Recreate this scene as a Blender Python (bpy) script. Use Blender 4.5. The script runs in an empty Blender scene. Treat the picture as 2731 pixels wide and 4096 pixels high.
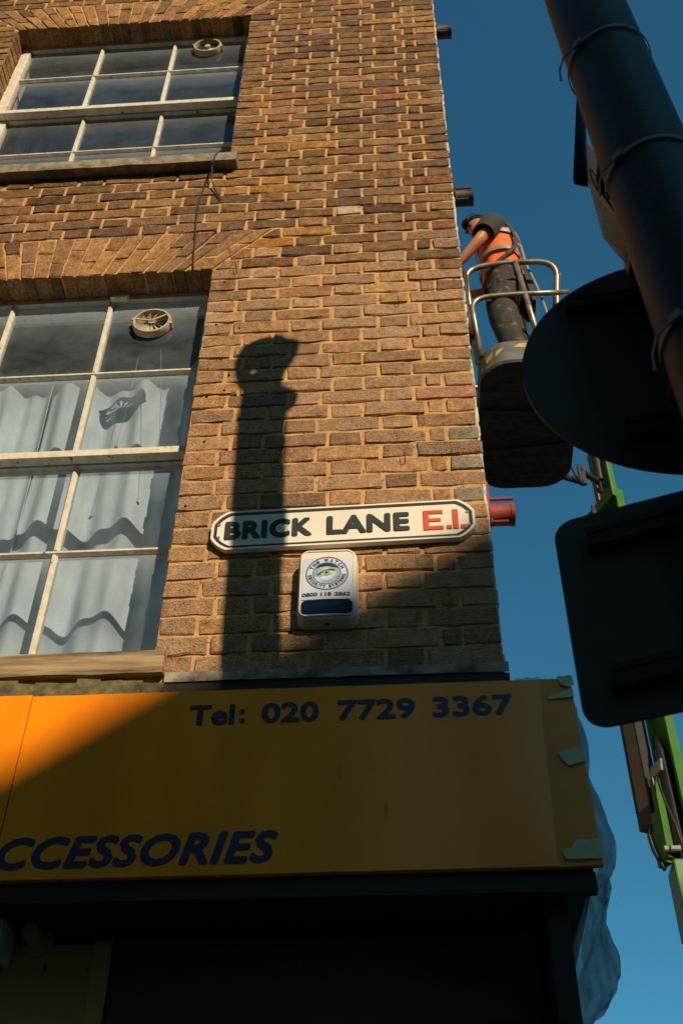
import bpy, math, random
from mathutils import Vector, Matrix, noise
random.seed(7)
PI = math.pi
SC = bpy.context.scene
COL = SC.collection

# ------------------------------------------------------------------ camera
CAM = Vector((-0.27038567, -2.76372485, 1.6))
TILT, YAW, ROLL = 0.76193399, -0.07681076, 0.01317019
Fw = Vector((math.sin(YAW) * math.cos(TILT), math.cos(YAW) * math.cos(TILT), math.sin(TILT)))
Rt = Vector((math.cos(YAW), -math.sin(YAW), 0))
Up = Rt.cross(Fw)
R2 = math.cos(ROLL) * Rt + math.sin(ROLL) * Up
U2 = -math.sin(ROLL) * Rt + math.cos(ROLL) * Up
cd = bpy.data.cameras.new('camera')
cd.sensor_fit = 'VERTICAL'
cd.sensor_height = 36.0
cd.sensor_width = 24.0
cd.lens = 4580.15 / 4096 * 36
cd.clip_start = 0.05
cd.clip_end = 2000
cd.dof.use_dof = True
cd.dof.focus_distance = 3.9
cd.dof.aperture_fstop = 9.0
co = bpy.data.objects.new('camera', cd)
COL.objects.link(co)
mw = Matrix(((R2.x, U2.x, -Fw.x, CAM.x), (R2.y, U2.y, -Fw.y, CAM.y), (R2.z, U2.z, -Fw.z, CAM.z), (0, 0, 0, 1)))
co.matrix_world = mw
SC.camera = co

# ------------------------------------------------------------------ light
TA, TE = 0.545, 0.55                      # sun slope: sideways and down per metre towards the wall
SUN = Vector((TA, -1.0, TE)).normalized()
EL = math.asin(SUN.z)
AZ = math.atan2(SUN.x, SUN.y)
w = bpy.data.worlds.new('World')
SC.world = w
w.use_nodes = True
nt = w.node_tree
bg = nt.nodes['Background']
sky = nt.nodes.new('ShaderNodeTexSky')
sky.sky_type = 'NISHITA'
sky.sun_disc = False
sky.sun_elevation = EL
sky.sun_rotation = AZ
sky.altitude = 0
sky.air_density = 1.0
sky.dust_density = 0.6
sky.ozone_density = 1.6
tint = nt.nodes.new('ShaderNodeMix'); tint.data_type = 'RGBA'; tint.blend_type = 'MULTIPLY'
tint.inputs[0].default_value = 1.0; tint.inputs[7].default_value = (0.35, 0.99, 1.03, 1)      # teal film grade of the clear sky
nt.links.new(sky.outputs[0], tint.inputs[6])
nt.links.new(tint.outputs[2], bg.inputs[0])
bg.inputs[1].default_value = 0.10
sd = bpy.data.lights.new('sun', 'SUN')
sd.energy = 5.0
sd.angle = math.radians(0.53)
sd.color = (1.0, 0.77, 0.50)
so = bpy.data.objects.new('sun', sd)
COL.objects.link(so)
so.rotation_euler = SUN.to_track_quat('Z', 'Y').to_euler()
so.location = SUN * 40
SC.view_settings.view_transform = 'Standard'
SC.view_settings.look = 'None'
SC.view_settings.exposure = 0.0
SC.view_settings.gamma = 1.0
SC.view_settings.use_curve_mapping = False
SC.cycles.max_bounces = 8
SC.cycles.transparent_max_bounces = 12

# ------------------------------------------------------------------ helpers
def obj(name, me, parent=None, mats=None, label=None, cat=None, group=None, kind=None):
    o = bpy.data.objects.new(name, me)
    COL.objects.link(o)
    if parent is not None:
        o.parent = parent
        o.matrix_parent_inverse = parent.matrix_basis.inverted()
    if mats:
        for m in (mats if isinstance(mats, (list, tuple)) else [mats]):
            me.materials.append(m)
    tag(o, label, cat, group, kind)
    return o

def tag(o, label=None, cat=None, group=None, kind=None):
    if label: o['label'] = label
    if cat: o['category'] = cat
    if group: o['group'] = group
    if kind: o['kind'] = kind
    return o

def empty(name, loc, label=None, cat=None, group=None):
    o = bpy.data.objects.new(name, None)
    COL.objects.link(o)
    o.empty_display_size = 0.1
    o.location = loc
    return tag(o, label, cat, group)

class MB:
    def __init__(s):
        s.v, s.f, s.m = [], [], []
    def poly(s, pts, mi=0):
        b = len(s.v)
        s.v += [tuple(p) for p in pts]
        s.f.append(tuple(range(b, b + len(pts))))
        s.m.append(mi)
    def mesh(s, v, f, mi=0):
        b = len(s.v)
        s.v += [tuple(p) for p in v]
        for q in f:
            s.f.append(tuple(b + i for i in q))
            s.m.append(mi)
    def box(s, a, b, mi=0, bev=0.0):
        (x0, y0, z0), (x1, y1, z1) = a, b
        if bev <= 0:
            v = [(x, y, z) for x in (x0, x1) for y in (y0, y1) for z in (z0, z1)]
            s.mesh(v, [(0, 1, 3, 2), (4, 6, 7, 5), (0, 4, 5, 1), (2, 3, 7, 6), (0, 2, 6, 4), (1, 5, 7, 3)], mi)
        else:
            h = bev
            me = bevel_box(x1 - x0, y1 - y0, z1 - z0, h)
            c = Vector(((x0 + x1) / 2, (y0 + y1) / 2, (z0 + z1) / 2))
            s.mesh([c + Vector(p) for p in me[0]], me[1], mi)
    def obox(s, c, ax, ay, az, mi=0):
        c, ax, ay, az = Vector(c), Vector(ax), Vector(ay), Vector(az)
        v = [c + i * ax + j * ay + k * az for i in (-1, 1) for j in (-1, 1) for k in (-1, 1)]
        s.mesh(v, [(0, 1, 3, 2), (4, 6, 7, 5), (0, 4, 5, 1), (2, 3, 7, 6), (0, 2, 6, 4), (1, 5, 7, 3)], mi)
    def tube(s, pts, r, n=10, mi=0, cap=True):
        pts = [Vector(p) for p in pts]
        rs = r if isinstance(r, (list, tuple)) else [r] * len(pts)
        b = len(s.v)
        t0 = (pts[1] - pts[0]).normalized()
        ref = Vector((0, 0, 1)) if abs(t0.z) < 0.9 else Vector((1, 0, 0))
        u = t0.cross(ref).normalized()
        for i, p in enumerate(pts):
            if i == 0: t = pts[1] - pts[0]
            elif i == len(pts) - 1: t = pts[-1] - pts[-2]
            else: t = pts[i + 1] - pts[i - 1]
            t = t.normalized()
            u = (u - t * u.dot(t)).normalized()
            q = t.cross(u)
            for k in range(n):
                a = 2 * PI * k / n
                s.v.append(tuple(p + rs[i] * (math.cos(a) * u + math.sin(a) * q)))
        for i in range(len(pts) - 1):
            for k in range(n):
                a, c = b + i * n + k, b + i * n + (k + 1) % n
                s.f.append((a, c, c + n, a + n)); s.m.append(mi)
        if cap:
            s.f.append(tuple(b + k for k in reversed(range(n)))); s.m.append(mi)
            e = b + (len(pts) - 1) * n
            s.f.append(tuple(e + k for k in range(n))); s.m.append(mi)
    def rings(s, rings, mi=0, cap=True):
        n = len(rings[0]); b = len(s.v)
        for r in rings: s.v += [tuple(p) for p in r]
        for i in range(len(rings) - 1):
            for k in range(n):
                a, c = b + i * n + k, b + i * n + (k + 1) % n
                s.f.append((a, c, c + n, a + n)); s.m.append(mi)
        if cap:
            s.f.append(tuple(b + k for k in reversed(range(n)))); s.m.append(mi)
            e = b + (len(rings) - 1) * n
            s.f.append(tuple(e + k for k in range(n))); s.m.append(mi)
    def prism(s, pts, d, mi=0):
        """pts: 3d polygon, d: extrusion vector"""
        pts = [Vector(p) for p in pts]; d = Vector(d); n = len(pts); b = len(s.v)
        s.v += [tuple(p) for p in pts] + [tuple(p + d) for p in pts]
        s.f.append(tuple(b + i for i in reversed(range(n)))); s.m.append(mi)
        s.f.append(tuple(b + n + i for i in range(n))); s.m.append(mi)
        for i in range(n):
            j = (i + 1) % n
            s.f.append((b + i, b + j, b + n + j, b + n + i)); s.m.append(mi)
    def ringplate(s, outer, inner, d, mi=0):
        """two loops with the same count, extruded"""
        n = len(outer); d = Vector(d); b = len(s.v)
        o = [Vector(p) for p in outer]; i_ = [Vector(p) for p in inner]
        for l in (o, i_, [p + d for p in o], [p + d for p in i_]): s.v += [tuple(p) for p in l]
        for k in range(n):
            j = (k + 1) % n
            for q in ((b + k, b + n + k, b + n + j, b + j), (b + 2 * n + k, b + 2 * n + j, b + 3 * n + j, b + 3 * n + k),
                      (b + k, b + j, b + 2 * n + j, b + 2 * n + k), (b + n + k, b + 3 * n + k, b + 3 * n + j, b + n + j)):
                s.f.append(q); s.m.append(mi)
    def build(s, name, mats, parent=None, smooth=False, **kw):
        me = bpy.data.meshes.new(name)
        me.from_pydata(s.v, [], s.f)
        if any(s.m): me.polygons.foreach_set('material_index', s.m)
        if smooth: me.polygons.foreach_set('use_smooth', [True] * len(me.polygons))
        me.update()
        o = obj(name, me, parent, mats, **kw)
        if smooth == 'auto':
            try: me.set_sharp_from_angle(angle=math.radians(38))
            except Exception: pass
        return o

def bevel_box(sx, sy, sz, h):
    import bmesh
    bm = bmesh.new()
    bmesh.ops.create_cube(bm, size=1)
    for v in bm.verts: v.co = Vector((v.co.x * sx, v.co.y * sy, v.co.z * sz))
    bmesh.ops.bevel(bm, geom=bm.edges[:] , offset=h, segments=2, affect='EDGES', profile=0.6)
    r = ([tuple(v.co) for v in bm.verts], [tuple(v.index for v in f.verts) for f in bm.faces])
    bm.verts.index_update()
    r = ([tuple(v.co) for v in bm.verts], [tuple(v.index for v in f.verts) for f in bm.faces])
    bm.free()
    return r

def rrect(cx, cz, w_, h_, r, n=6):
    """rounded rectangle outline in 2d, counter-clockwise"""
    o = []
    for (sx, sz, a0) in ((1, 1, 0), (-1, 1, 90), (-1, -1, 180), (1, -1, 270)):
        for k in range(n + 1):
            a = math.radians(a0 + 90 * k / n)
            o.append((cx + sx * (w_ / 2 - r) + r * math.cos(a), cz + sz * (h_ / 2 - r) + r * math.sin(a)))
    return o

def circ(cx, cz, rx, rz, n=40):
    return [(cx + rx * math.cos(2 * PI * k / n), cz + rz * math.sin(2 * PI * k / n)) for k in range(n)]

# ------------------------------------------------------------------ materials
def nodes_of(name):
    m = bpy.data.materials.new(name); m.use_nodes = True
    t = m.node_tree; t.nodes.clear()
    out = t.nodes.new('ShaderNodeOutputMaterial')
    return m, t, out

def N(t, typ, **kw):
    n = t.nodes.new(typ)
    for k, v in kw.items():
        if k.startswith('i_'): n.inputs[int(k[2:])].default_value = v
        else: setattr(n, k, v)
    return n

def ramp(t, src, stops):
    r = t.nodes.new('ShaderNodeValToRGB')
    el = r.color_ramp.elements
    while len(el) < len(stops): el.new(0.5)
    for e, (p, c) in zip(el, stops):
        e.position = p
        e.color = c if len(c) == 4 else (*c, 1)
    t.links.new(src, r.inputs[0])
    return r

def mixc(t, fac, a, b, typ='MIX'):
    m = t.nodes.new('ShaderNodeMix'); m.data_type = 'RGBA'; m.blend_type = typ
    for sock, v in ((m.inputs[0], fac), (m.inputs[6], a), (m.inputs[7], b)):
        if hasattr(v, 'is_linked') or hasattr(v, 'links'): t.links.new(v, sock)
        elif isinstance(v, (int, float)): sock.default_value = v
        else: sock.default_value = v if len(v) == 4 else (*v, 1)
    return m.outputs[2]

def mat(name, col, rough=0.6, col2=None, scale=20.0, detail=6, bump=0.0, bscale=None, metal=0.0, spots=None, sscale=60, sthr=0.62, spec=0.4, stretch=None):
    m, t, out = nodes_of(name)
    p = N(t, 'ShaderNodeBsdfPrincipled')
    p.inputs['Roughness'].default_value = rough
    p.inputs['Metallic'].default_value = metal
    p.inputs['Specular IOR Level'].default_value = spec
    tc = N(t, 'ShaderNodeTexCoord')
    vec = tc.outputs['Object']
    if stretch:
        mp = N(t, 'ShaderNodeMapping'); mp.inputs['Scale'].default_value = stretch
        t.links.new(vec, mp.inputs[0]); vec = mp.outputs[0]
    n1 = N(t, 'ShaderNodeTexNoise'); n1.inputs['Scale'].default_value = scale; n1.inputs['Detail'].default_value = detail
    t.links.new(vec, n1.inputs['Vector'])
    c2 = col2 or tuple(c * 0.72 for c in col)
    r = ramp(t, n1.outputs[0], [(0.32, c2), (0.66, col)])
    c = r.outputs[0]
    if spots:
        n2 = N(t, 'ShaderNodeTexNoise'); n2.inputs['Scale'].default_value = sscale; n2.inputs['Detail'].default_value = 4
        t.links.new(vec, n2.inputs['Vector'])
        rr = ramp(t, n2.outputs[0], [(sthr, (0, 0, 0)), (sthr + 0.05, (1, 1, 1))])
        c = mixc(t, rr.outputs[0], c, spots)
    t.links.new(c, p.inputs['Base Color'])
    if bump:
        nb = N(t, 'ShaderNodeTexNoise'); nb.inputs['Scale'].default_value = bscale or scale * 3; nb.inputs['Detail'].default_value = 8
        t.links.new(vec, nb.inputs['Vector'])
        b = N(t, 'ShaderNodeBump'); b.inputs['Strength'].default_value = min(1.0, bump); b.inputs['Distance'].default_value = 0.004
        t.links.new(nb.outputs[0], b.inputs['Height']); t.links.new(b.outputs[0], p.inputs['Normal'])
    t.links.new(p.outputs[0], out.inputs[0])
    return m

def mat_brick():
    m, t, out = nodes_of('stock_brick')
    p = N(t, 'ShaderNodeBsdfPrincipled'); p.inputs['Roughness'].default_value = 0.9; p.inputs['Specular IOR Level'].default_value = 0.15
    tc = N(t, 'ShaderNodeTexCoord'); geo = N(t, 'ShaderNodeNewGeometry')
    at = N(t, 'ShaderNodeAttribute'); at.attribute_name = 'tint'
    pos = geo.outputs['Position']
    # sooty mottling
    n1 = N(t, 'ShaderNodeTexNoise'); n1.inputs['Scale'].default_value = 22; n1.inputs['Detail'].default_value = 9; n1.inputs['Roughness'].default_value = 0.68
    t.links.new(pos, n1.inputs['Vector'])
    r1 = ramp(t, n1.outputs[0], [(0.28, (0.26, 0.26, 0.30)), (0.45, (0.80, 0.80, 0.80)), (0.70, (1.45, 1.36, 1.20))])
    c = mixc(t, 1.0, at.outputs['Color'], r1.outputs[0], 'MULTIPLY')
    n4 = N(t, 'ShaderNodeTexNoise'); n4.inputs['Scale'].default_value = 72; n4.inputs['Detail'].default_value = 7; n4.inputs['Roughness'].default_value = 0.7
    t.links.new(pos, n4.inputs['Vector'])
    r4 = ramp(t, n4.outputs[0], [(0.32, (0.52, 0.50, 0.50)), (0.48, (0.96, 0.96, 0.96)), (0.70, (1.30, 1.26, 1.20))])
    c = mixc(t, 1.0, c, r4.outputs[0], 'MULTIPLY')
    # dark pits
    n2 = N(t, 'ShaderNodeTexNoise'); n2.inputs['Scale'].default_value = 105; n2.inputs['Detail'].default_value = 5
    t.links.new(pos, n2.inputs['Vector'])
    r2 = ramp(t, n2.outputs[0], [(0.575, (0, 0, 0)), (0.66, (1, 1, 1))])
    sc_ = N(t, 'ShaderNodeMath', operation='MULTIPLY'); sc_.inputs[1].default_value = 0.52
    t.links.new(r2.outputs[0], sc_.inputs[0])
    c = mixc(t, sc_.outputs[0], c, (0.06, 0.045, 0.035))
    # pale efflorescence on weathered low bricks (alpha of the tint)
    n3 = N(t, 'ShaderNodeTexNoise'); n3.inputs['Scale'].default_value = 190; n3.inputs['Detail'].default_value = 5; n3.inputs['Roughness'].default_value = 0.7
    t.links.new(pos, n3.inputs['Vector'])
    r3 = ramp(t, n3.outputs[0], [(0.44, (0, 0, 0)), (0.58, (1, 1, 1))])
    f3 = N(t, 'ShaderNodeMath', operation='MULTIPLY'); t.links.new(r3.outputs[0], f3.inputs[0]); t.links.new(at.outputs['Alpha'], f3.inputs[1])
    c = mixc(t, f3.outputs[0], c, (0.62, 0.46, 0.31))
    n5 = N(t, 'ShaderNodeTexNoise'); n5.inputs['Scale'].default_value = 17; n5.inputs['Detail'].default_value = 8; n5.inputs['Roughness'].default_value = 0.75
    mp5 = N(t, 'ShaderNodeMapping'); mp5.inputs['Location'].default_value = (4.2, 1.0, 9.7); mp5.inputs['Scale'].default_value = (0.7, 1, 1.5)
    t.links.new(pos, mp5.inputs[0]); t.links.new(mp5.outputs[0], n5.inputs['Vector'])
    r5 = ramp(t, n5.outputs[0], [(0.575, (0, 0, 0)), (0.64, (0.75, 0.75, 0.75))])
    c = mixc(t, r5.outputs[0], c, (0.50, 0.305, 0.13))
    t.links.new(c, p.inputs['Base Color'])
    # relief: fine grain plus cracks
    v = N(t, 'ShaderNodeTexVoronoi'); v.feature = 'DISTANCE_TO_EDGE'; v.inputs['Scale'].default_value = 85
    mixv = N(t, 'ShaderNodeTexNoise'); mixv.inputs['Scale'].default_value = 40
    t.links.new(pos, mixv.inputs['Vector'])
    add = N(t, 'ShaderNodeVectorMath', operation='MULTIPLY_ADD'); add.inputs[1].default_value = (0.03, 0.03, 0.03)
    t.links.new(mixv.outputs['Color'], add.inputs[0]); t.links.new(pos, add.inputs[2]); t.links.new(add.outputs[0], v.inputs['Vector'])
    rv = ramp(t, v.outputs['Distance'], [(0.0, (0, 0, 0)), (0.12, (1, 1, 1))])
    hs = N(t, 'ShaderNodeMath', operation='MULTIPLY_ADD'); hs.inputs[1].default_value = 0.25
    t.links.new(rv.outputs[0], hs.inputs[0]); t.links.new(n3.outputs[0], hs.inputs[2])
    b = N(t, 'ShaderNodeBump'); b.inputs['Strength'].default_value = 1.0; b.inputs['Distance'].default_value = 0.009
    t.links.new(hs.outputs[0], b.inputs['Height'])
    b2 = N(t, 'ShaderNodeBump'); b2.inputs['Strength'].default_value = 0.9; b2.inputs['Distance'].default_value = 0.010
    t.links.new(n1.outputs[0], b2.inputs['Height']); t.links.new(b.outputs[0], b2.inputs['Normal'])
    t.links.new(b2.outputs[0], p.inputs['Normal'])
    t.links.new(p.outputs[0], out.inputs[0])
    return m

def mat_glass(name, dust, seed, streak=False):
    m, t, out = nodes_of(name)
    tc = N(t, 'ShaderNodeTexCoord'); geo = N(t, 'ShaderNodeNewGeometry')
    tr = N(t, 'ShaderNodeBsdfTransparent'); tr.inputs[0].default_value = (0.90, 0.95, 0.96, 1)
    gl = N(t, 'ShaderNodeBsdfGlossy'); gl.inputs['Roughness'].default_value = 0.03; gl.inputs[0].default_value = (0.9, 0.95, 1, 1)
    nb = N(t, 'ShaderNodeTexNoise'); nb.inputs['Scale'].default_value = 5.0; nb.inputs['Detail'].default_value = 1
    t.links.new(geo.outputs['Position'], nb.inputs['Vector'])
    bp = N(t, 'ShaderNodeBump'); bp.inputs['Strength'].default_value = 0.12; bp.inputs['Distance'].default_value = 0.02
    t.links.new(nb.outputs[0], bp.inputs['Height']); t.links.new(bp.outputs[0], gl.inputs['Normal'])
    fr = N(t, 'ShaderNodeFresnel'); fr.inputs[0].default_value = 1.5
    m1 = N(t, 'ShaderNodeMixShader'); t.links.new(fr.outputs[0], m1.inputs[0]); t.links.new(tr.outputs[0], m1.inputs[1]); t.links.new(gl.outputs[0], m1.inputs[2])
    df = N(t, 'ShaderNodeBsdfDiffuse'); df.inputs[0].default_value = (0.36, 0.46, 0.56, 1)
    n1 = N(t, 'ShaderNodeTexNoise'); n1.inputs['Scale'].default_value = 3.2; n1.inputs['Detail'].default_value = 8; n1.inputs['Roughness'].default_value = 0.72
    mp = N(t, 'ShaderNodeMapping'); mp.inputs['Location'].default_value = (seed, 0, seed); mp.inputs['Scale'].default_value = (5 if streak else 1.4, 1, 0.8 if streak else 2.2)
    t.links.new(geo.outputs['Position'], mp.inputs[0]); t.links.new(mp.outputs[0], n1.inputs['Vector'])
    r1 = ramp(t, n1.outputs[0], [(0.30, (dust * 0.35,) * 3), (0.75, (dust * 1.5,) * 3)])
    # grime gathers towards the top and the edges of each pane (generated box coordinates)
    sep = N(t, 'ShaderNodeSeparateXYZ'); t.links.new(tc.outputs['Generated'], sep.inputs[0])
    rz = ramp(t, sep.outputs['Z'], [(0.0, (0.10,) * 3), (0.06, (0.0,) * 3), (0.50, (0.0,) * 3), (0.80, (0.22,) * 3), (1.0, (0.62,) * 3)])
    rx = ramp(t, sep.outputs['X'], [(0.0, (0.13,) * 3), (0.10, (0.0,) * 3), (0.93, (0.0,) * 3), (1.0, (0.09,) * 3)])
    a1 = N(t, 'ShaderNodeMath', operation='ADD'); t.links.new(rz.outputs[0], a1.inputs[0]); t.links.new(rx.outputs[0], a1.inputs[1])
    a2 = N(t, 'ShaderNodeMath', operation='MULTIPLY_ADD'); t.links.new(a1.outputs[0], a2.inputs[0]); a2.inputs[1].default_value = dust * 5; t.links.new(r1.outputs[0], a2.inputs[2])
    a2.use_clamp = True
    m2 = N(t, 'ShaderNodeMixShader'); t.links.new(a2.outputs[0], m2.inputs[0]); t.links.new(m1.outputs[0], m2.inputs[1]); t.links.new(df.outputs[0], m2.inputs[2])
    t.links.new(m2.outputs[0], out.inputs[0])
    return m

def mat_clear():
    m, t, out = nodes_of('clear_glass')
    tr = N(t, 'ShaderNodeBsdfTransparent'); tr.inputs[0].default_value = (0.97, 0.99, 0.98, 1)
    t.links.new(tr.outputs[0], out.inputs[0])
    return m

def mat_plastic_sheet():
    m, t, out = nodes_of('thin_plastic_film')
    geo = N(t, 'ShaderNodeNewGeometry')
    tr = N(t, 'ShaderNodeBsdfTransparent'); tr.inputs[0].default_value = (0.80, 0.86, 0.92, 1)
    tl = N(t, 'ShaderNodeBsdfTranslucent'); tl.inputs[0].default_value = (0.46, 0.50, 0.56, 1)
    df = N(t, 'ShaderNodeBsdfPrincipled'); df.inputs['Base Color'].default_value = (0.42, 0.47, 0.52, 1); df.inputs['Roughness'].default_value = 0.35
    n1 = N(t, 'ShaderNodeTexNoise'); n1.inputs['Scale'].default_value = 20; n1.inputs['Detail'].default_value = 7
    mp = N(t, 'ShaderNodeMapping'); mp.inputs['Scale'].default_value = (1, 1, 0.4)
    t.links.new(geo.outputs['Position'], mp.inputs[0]); t.links.new(mp.outputs[0], n1.inputs['Vector'])
    vo = N(t, 'ShaderNodeTexVoronoi'); vo.feature = 'DISTANCE_TO_EDGE'; vo.inputs['Scale'].default_value = 16
    t.links.new(mp.outputs[0], vo.inputs['Vector'])
    bpf = N(t, 'ShaderNodeBump'); bpf.inputs['Strength'].default_value = 1.0; bpf.inputs['Distance'].default_value = 0.03
    t.links.new(vo.outputs['Distance'], bpf.inputs['Height']); t.links.new(bpf.outputs[0], df.inputs['Normal']); t.links.new(bpf.outputs[0], tl.inputs['Normal'])
    r = ramp(t, n1.outputs[0], [(0.32, (0.40,) * 3), (0.68, (0.90,) * 3)])
    a = N(t, 'ShaderNodeMixShader'); a.inputs[0].default_value = 0.45
    t.links.new(df.outputs[0], a.inputs[2]); t.links.new(tl.outputs[0], a.inputs[1])
    b = N(t, 'ShaderNodeMixShader'); t.links.new(r.outputs[0], b.inputs[0]); t.links.new(tr.outputs[0], b.inputs[1]); t.links.new(a.outputs[0], b.inputs[2])
    t.links.new(b.outputs[0], out.inputs[0])
    return m

def mat_curtain():
    m, t, out = nodes_of('curtain_cloth')
    df = N(t, 'ShaderNodeBsdfDiffuse'); df.inputs[0].default_value = (0.60, 0.68, 0.66, 1)
    tl = N(t, 'ShaderNodeBsdfTranslucent'); tl.inputs[0].default_value = (0.5, 0.5, 0.46, 1)
    geo = N(t, 'ShaderNodeNewGeometry')
    n1 = N(t, 'ShaderNodeTexNoise'); n1.inputs['Scale'].default_value = 14; n1.inputs['Detail'].default_value = 7
    mp = N(t, 'ShaderNodeMapping'); mp.inputs['Scale'].default_value = (2, 1, 0.5)
    t.links.new(geo.outputs['Position'], mp.inputs[0]); t.links.new(mp.outputs[0], n1.inputs['Vector'])
    r = ramp(t, n1.outputs[0], [(0.3, (0.52, 0.62, 0.80)), (0.7, (0.68, 0.80, 0.97))])
    t.links.new(r.outputs[0], df.inputs[0])
    mx = N(t, 'ShaderNodeMixShader'); mx.inputs[0].default_value = 0.25
    t.links.new(df.outputs[0], mx.inputs[1]); t.links.new(tl.outputs[0], mx.inputs[2])
    t.links.new(mx.outputs[0], out.inputs[0])
    return m

M = {}
M['brick'] = mat_brick()
M['mortar'] = mat('sandy_mortar', (0.60, 0.365, 0.155), 0.95, (0.44, 0.26, 0.11), 16, 9, 1.0, 140, spec=0.1, spots=(0.16, 0.11, 0.07), sscale=48, sthr=0.62)
M['render'] = mat('old_render', (0.34, 0.29, 0.23), 0.9, (0.055, 0.05, 0.046), 18, 6, 0.8, 60)
M['white_paint'] = mat('flaking_white_paint', (0.72, 0.69, 0.62), 0.55, (0.55, 0.51, 0.44), 26, 6, 0.6, 60, spots=(0.23, 0.13, 0.07), sscale=34, sthr=0.66, stretch=(1, 1, 1))
M['sill_wood'] = mat('weathered_timber', (0.38, 0.28, 0.16), 0.85, (0.075, 0.055, 0.035), 14, 9, 1.0, 40, stretch=(0.30, 1, 3), spots=(0.62, 0.52, 0.40), sscale=9, sthr=0.70)
M['sill_stone'] = mat('sooty_sill_stone', (0.30, 0.255, 0.18), 0.85, (0.11, 0.095, 0.07), 20, 8, 0.7, 60)
M['room'] = mat('room_paint', (0.10, 0.10, 0.11), 0.9)
M['curtain'] = mat_curtain()
M['glass_a'] = mat_glass('dusty_window_glass', 0.10, 3.1)
M['glass_b'] = mat_glass('streaked_window_glass', 0.085, 11.7, True)
M['glass_low'] = mat_glass('hazy_window_glass', 0.13, 7.3)
M['clear'] = mat_clear()
M['yellow'] = mat('yellow_sign_panel', (0.98, 0.295, 0.005), 0.30, (0.80, 0.225, 0.004), 2.4, 7, 0.12, 1.5, spec=0.5, spots=(0.50, 0.17, 0.01), sscale=11, sthr=0.69, stretch=(2.2, 1, 0.45))
M['yellow_old'] = mat('faded_yellow_panel', (0.78, 0.26, 0.025), 0.5, (0.64, 0.22, 0.02), 6, 5, spots=(0.30, 0.15, 0.04), sscale=22, sthr=0.70)
M['navy'] = mat('navy_vinyl', (0.012, 0.035, 0.085), 0.35, (0.010, 0.03, 0.075))
M['black_trim'] = mat('black_trim', (0.012, 0.010, 0.009), 0.6)
M['sign_white'] = mat('sign_enamel', (0.80, 0.77, 0.69), 0.35, (0.74, 0.71, 0.62), 7, 4, spots=(0.42, 0.38, 0.32), sscale=45, sthr=0.74)
M['sign_ink'] = mat('sign_black_enamel', (0.035, 0.050, 0.058), 0.35, (0.025, 0.036, 0.044))
M['sign_red'] = mat('sign_red_enamel', (0.62, 0.085, 0.03), 0.4, (0.55, 0.075, 0.03))
M['galv'] = mat('galvanised_steel', (0.42, 0.40, 0.38), 0.4, (0.30, 0.29, 0.28), 30, 4, metal=0.6)
M['abs'] = mat('ivory_plastic', (0.74, 0.71, 0.63), 0.45, (0.68, 0.65, 0.57), 6, 4, spots=(0.5, 0.46, 0.4), sscale=60, sthr=0.75)
M['label_print'] = mat('alarm_label_print', (0.60, 0.68, 0.78), 0.35, (0.56, 0.64, 0.75), 4)
M['label_blue'] = mat('label_blue_ink', (0.035, 0.075, 0.26), 0.4, (0.03, 0.07, 0.24))
M['strobe'] = mat('blue_strobe_lens', (0.004, 0.022, 0.07), 0.12, (0.003, 0.018, 0.06), spec=0.6)
M['eye_skin'] = mat('printed_skin', (0.45, 0.60, 0.68), 0.4, (0.16, 0.28, 0.36), 30, 3)
M['eye_dark'] = mat('printed_brow', (0.015, 0.03, 0.05), 0.4)
M['eye_white'] = mat('printed_eye_white', (0.72, 0.72, 0.70), 0.4)
M['eye_green'] = mat('printed_iris', (0.22, 0.50, 0.22), 0.4, (0.18, 0.42, 0.20), 200)
M['post_black'] = mat('black_post_paint', (0.009, 0.0085, 0.008), 0.5, (0.006, 0.006, 0.006), 20, 5, 0.25, 90, spec=0.25)
M['sign_back'] = mat('grey_sign_back', (0.022, 0.022, 0.023), 0.6, (0.017, 0.017, 0.018), 12)
M['tie'] = mat('pale_cable_tie', (0.13, 0.13, 0.13), 0.5, (0.10, 0.10, 0.10), 40)
def mat_paper():
    m, t, out = nodes_of('thin_printed_paper')
    df = N(t, 'ShaderNodeBsdfDiffuse'); df.inputs[0].default_value = (0.66, 0.58, 0.46, 1)
    tl = N(t, 'ShaderNodeBsdfTranslucent'); tl.inputs[0].default_value = (0.80, 0.68, 0.50, 1)
    mx = N(t, 'ShaderNodeMixShader'); mx.inputs[0].default_value = 0.65
    t.links.new(df.outputs[0], mx.inputs[1]); t.links.new(tl.outputs[0], mx.inputs[2]); t.links.new(mx.outputs[0], out.inputs[0])
    return m
M['notice'] = mat_paper()
M['ink'] = mat('black_print', (0.03, 0.028, 0.025), 0.5)
M['tape'] = mat('green_masking_tape', (0.50, 0.58, 0.38), 0.7, (0.42, 0.50, 0.32), 30, 5, 0.4, 80)
M['film'] = mat_plastic_sheet()
M['red_paint'] = mat('red_oxide_paint', (0.32, 0.042, 0.026), 0.6, (0.22, 0.03, 0.02), 40, 5, 0.4, 120)
M['brown_pipe'] = mat('rusty_pipe', (0.035, 0.020, 0.014), 0.6, (0.018, 0.012, 0.009), 40, 5, 0.4, 120)
M['edge_paint'] = mat('peeling_grey_paint', (0.58, 0.60, 0.55), 0.8, (0.30, 0.33, 0.30), 50, 6, 0.6, 90)
M['green'] = mat('green_boom_paint', (0.055, 0.185, 0.020), 0.4, (0.042, 0.145, 0.016), 9)
M['steel'] = mat('rail_steel', (0.36, 0.31, 0.25), 0.38, (0.20, 0.15, 0.11), 18, 6, metal=0.55, spots=(0.10, 0.06, 0.04), sscale=30, sthr=0.64)
M['grey_paint'] = mat('grey_toe_board', (0.15, 0.16, 0.16), 0.5, (0.09, 0.095, 0.095), 14, 6, 0.2, 60)
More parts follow.
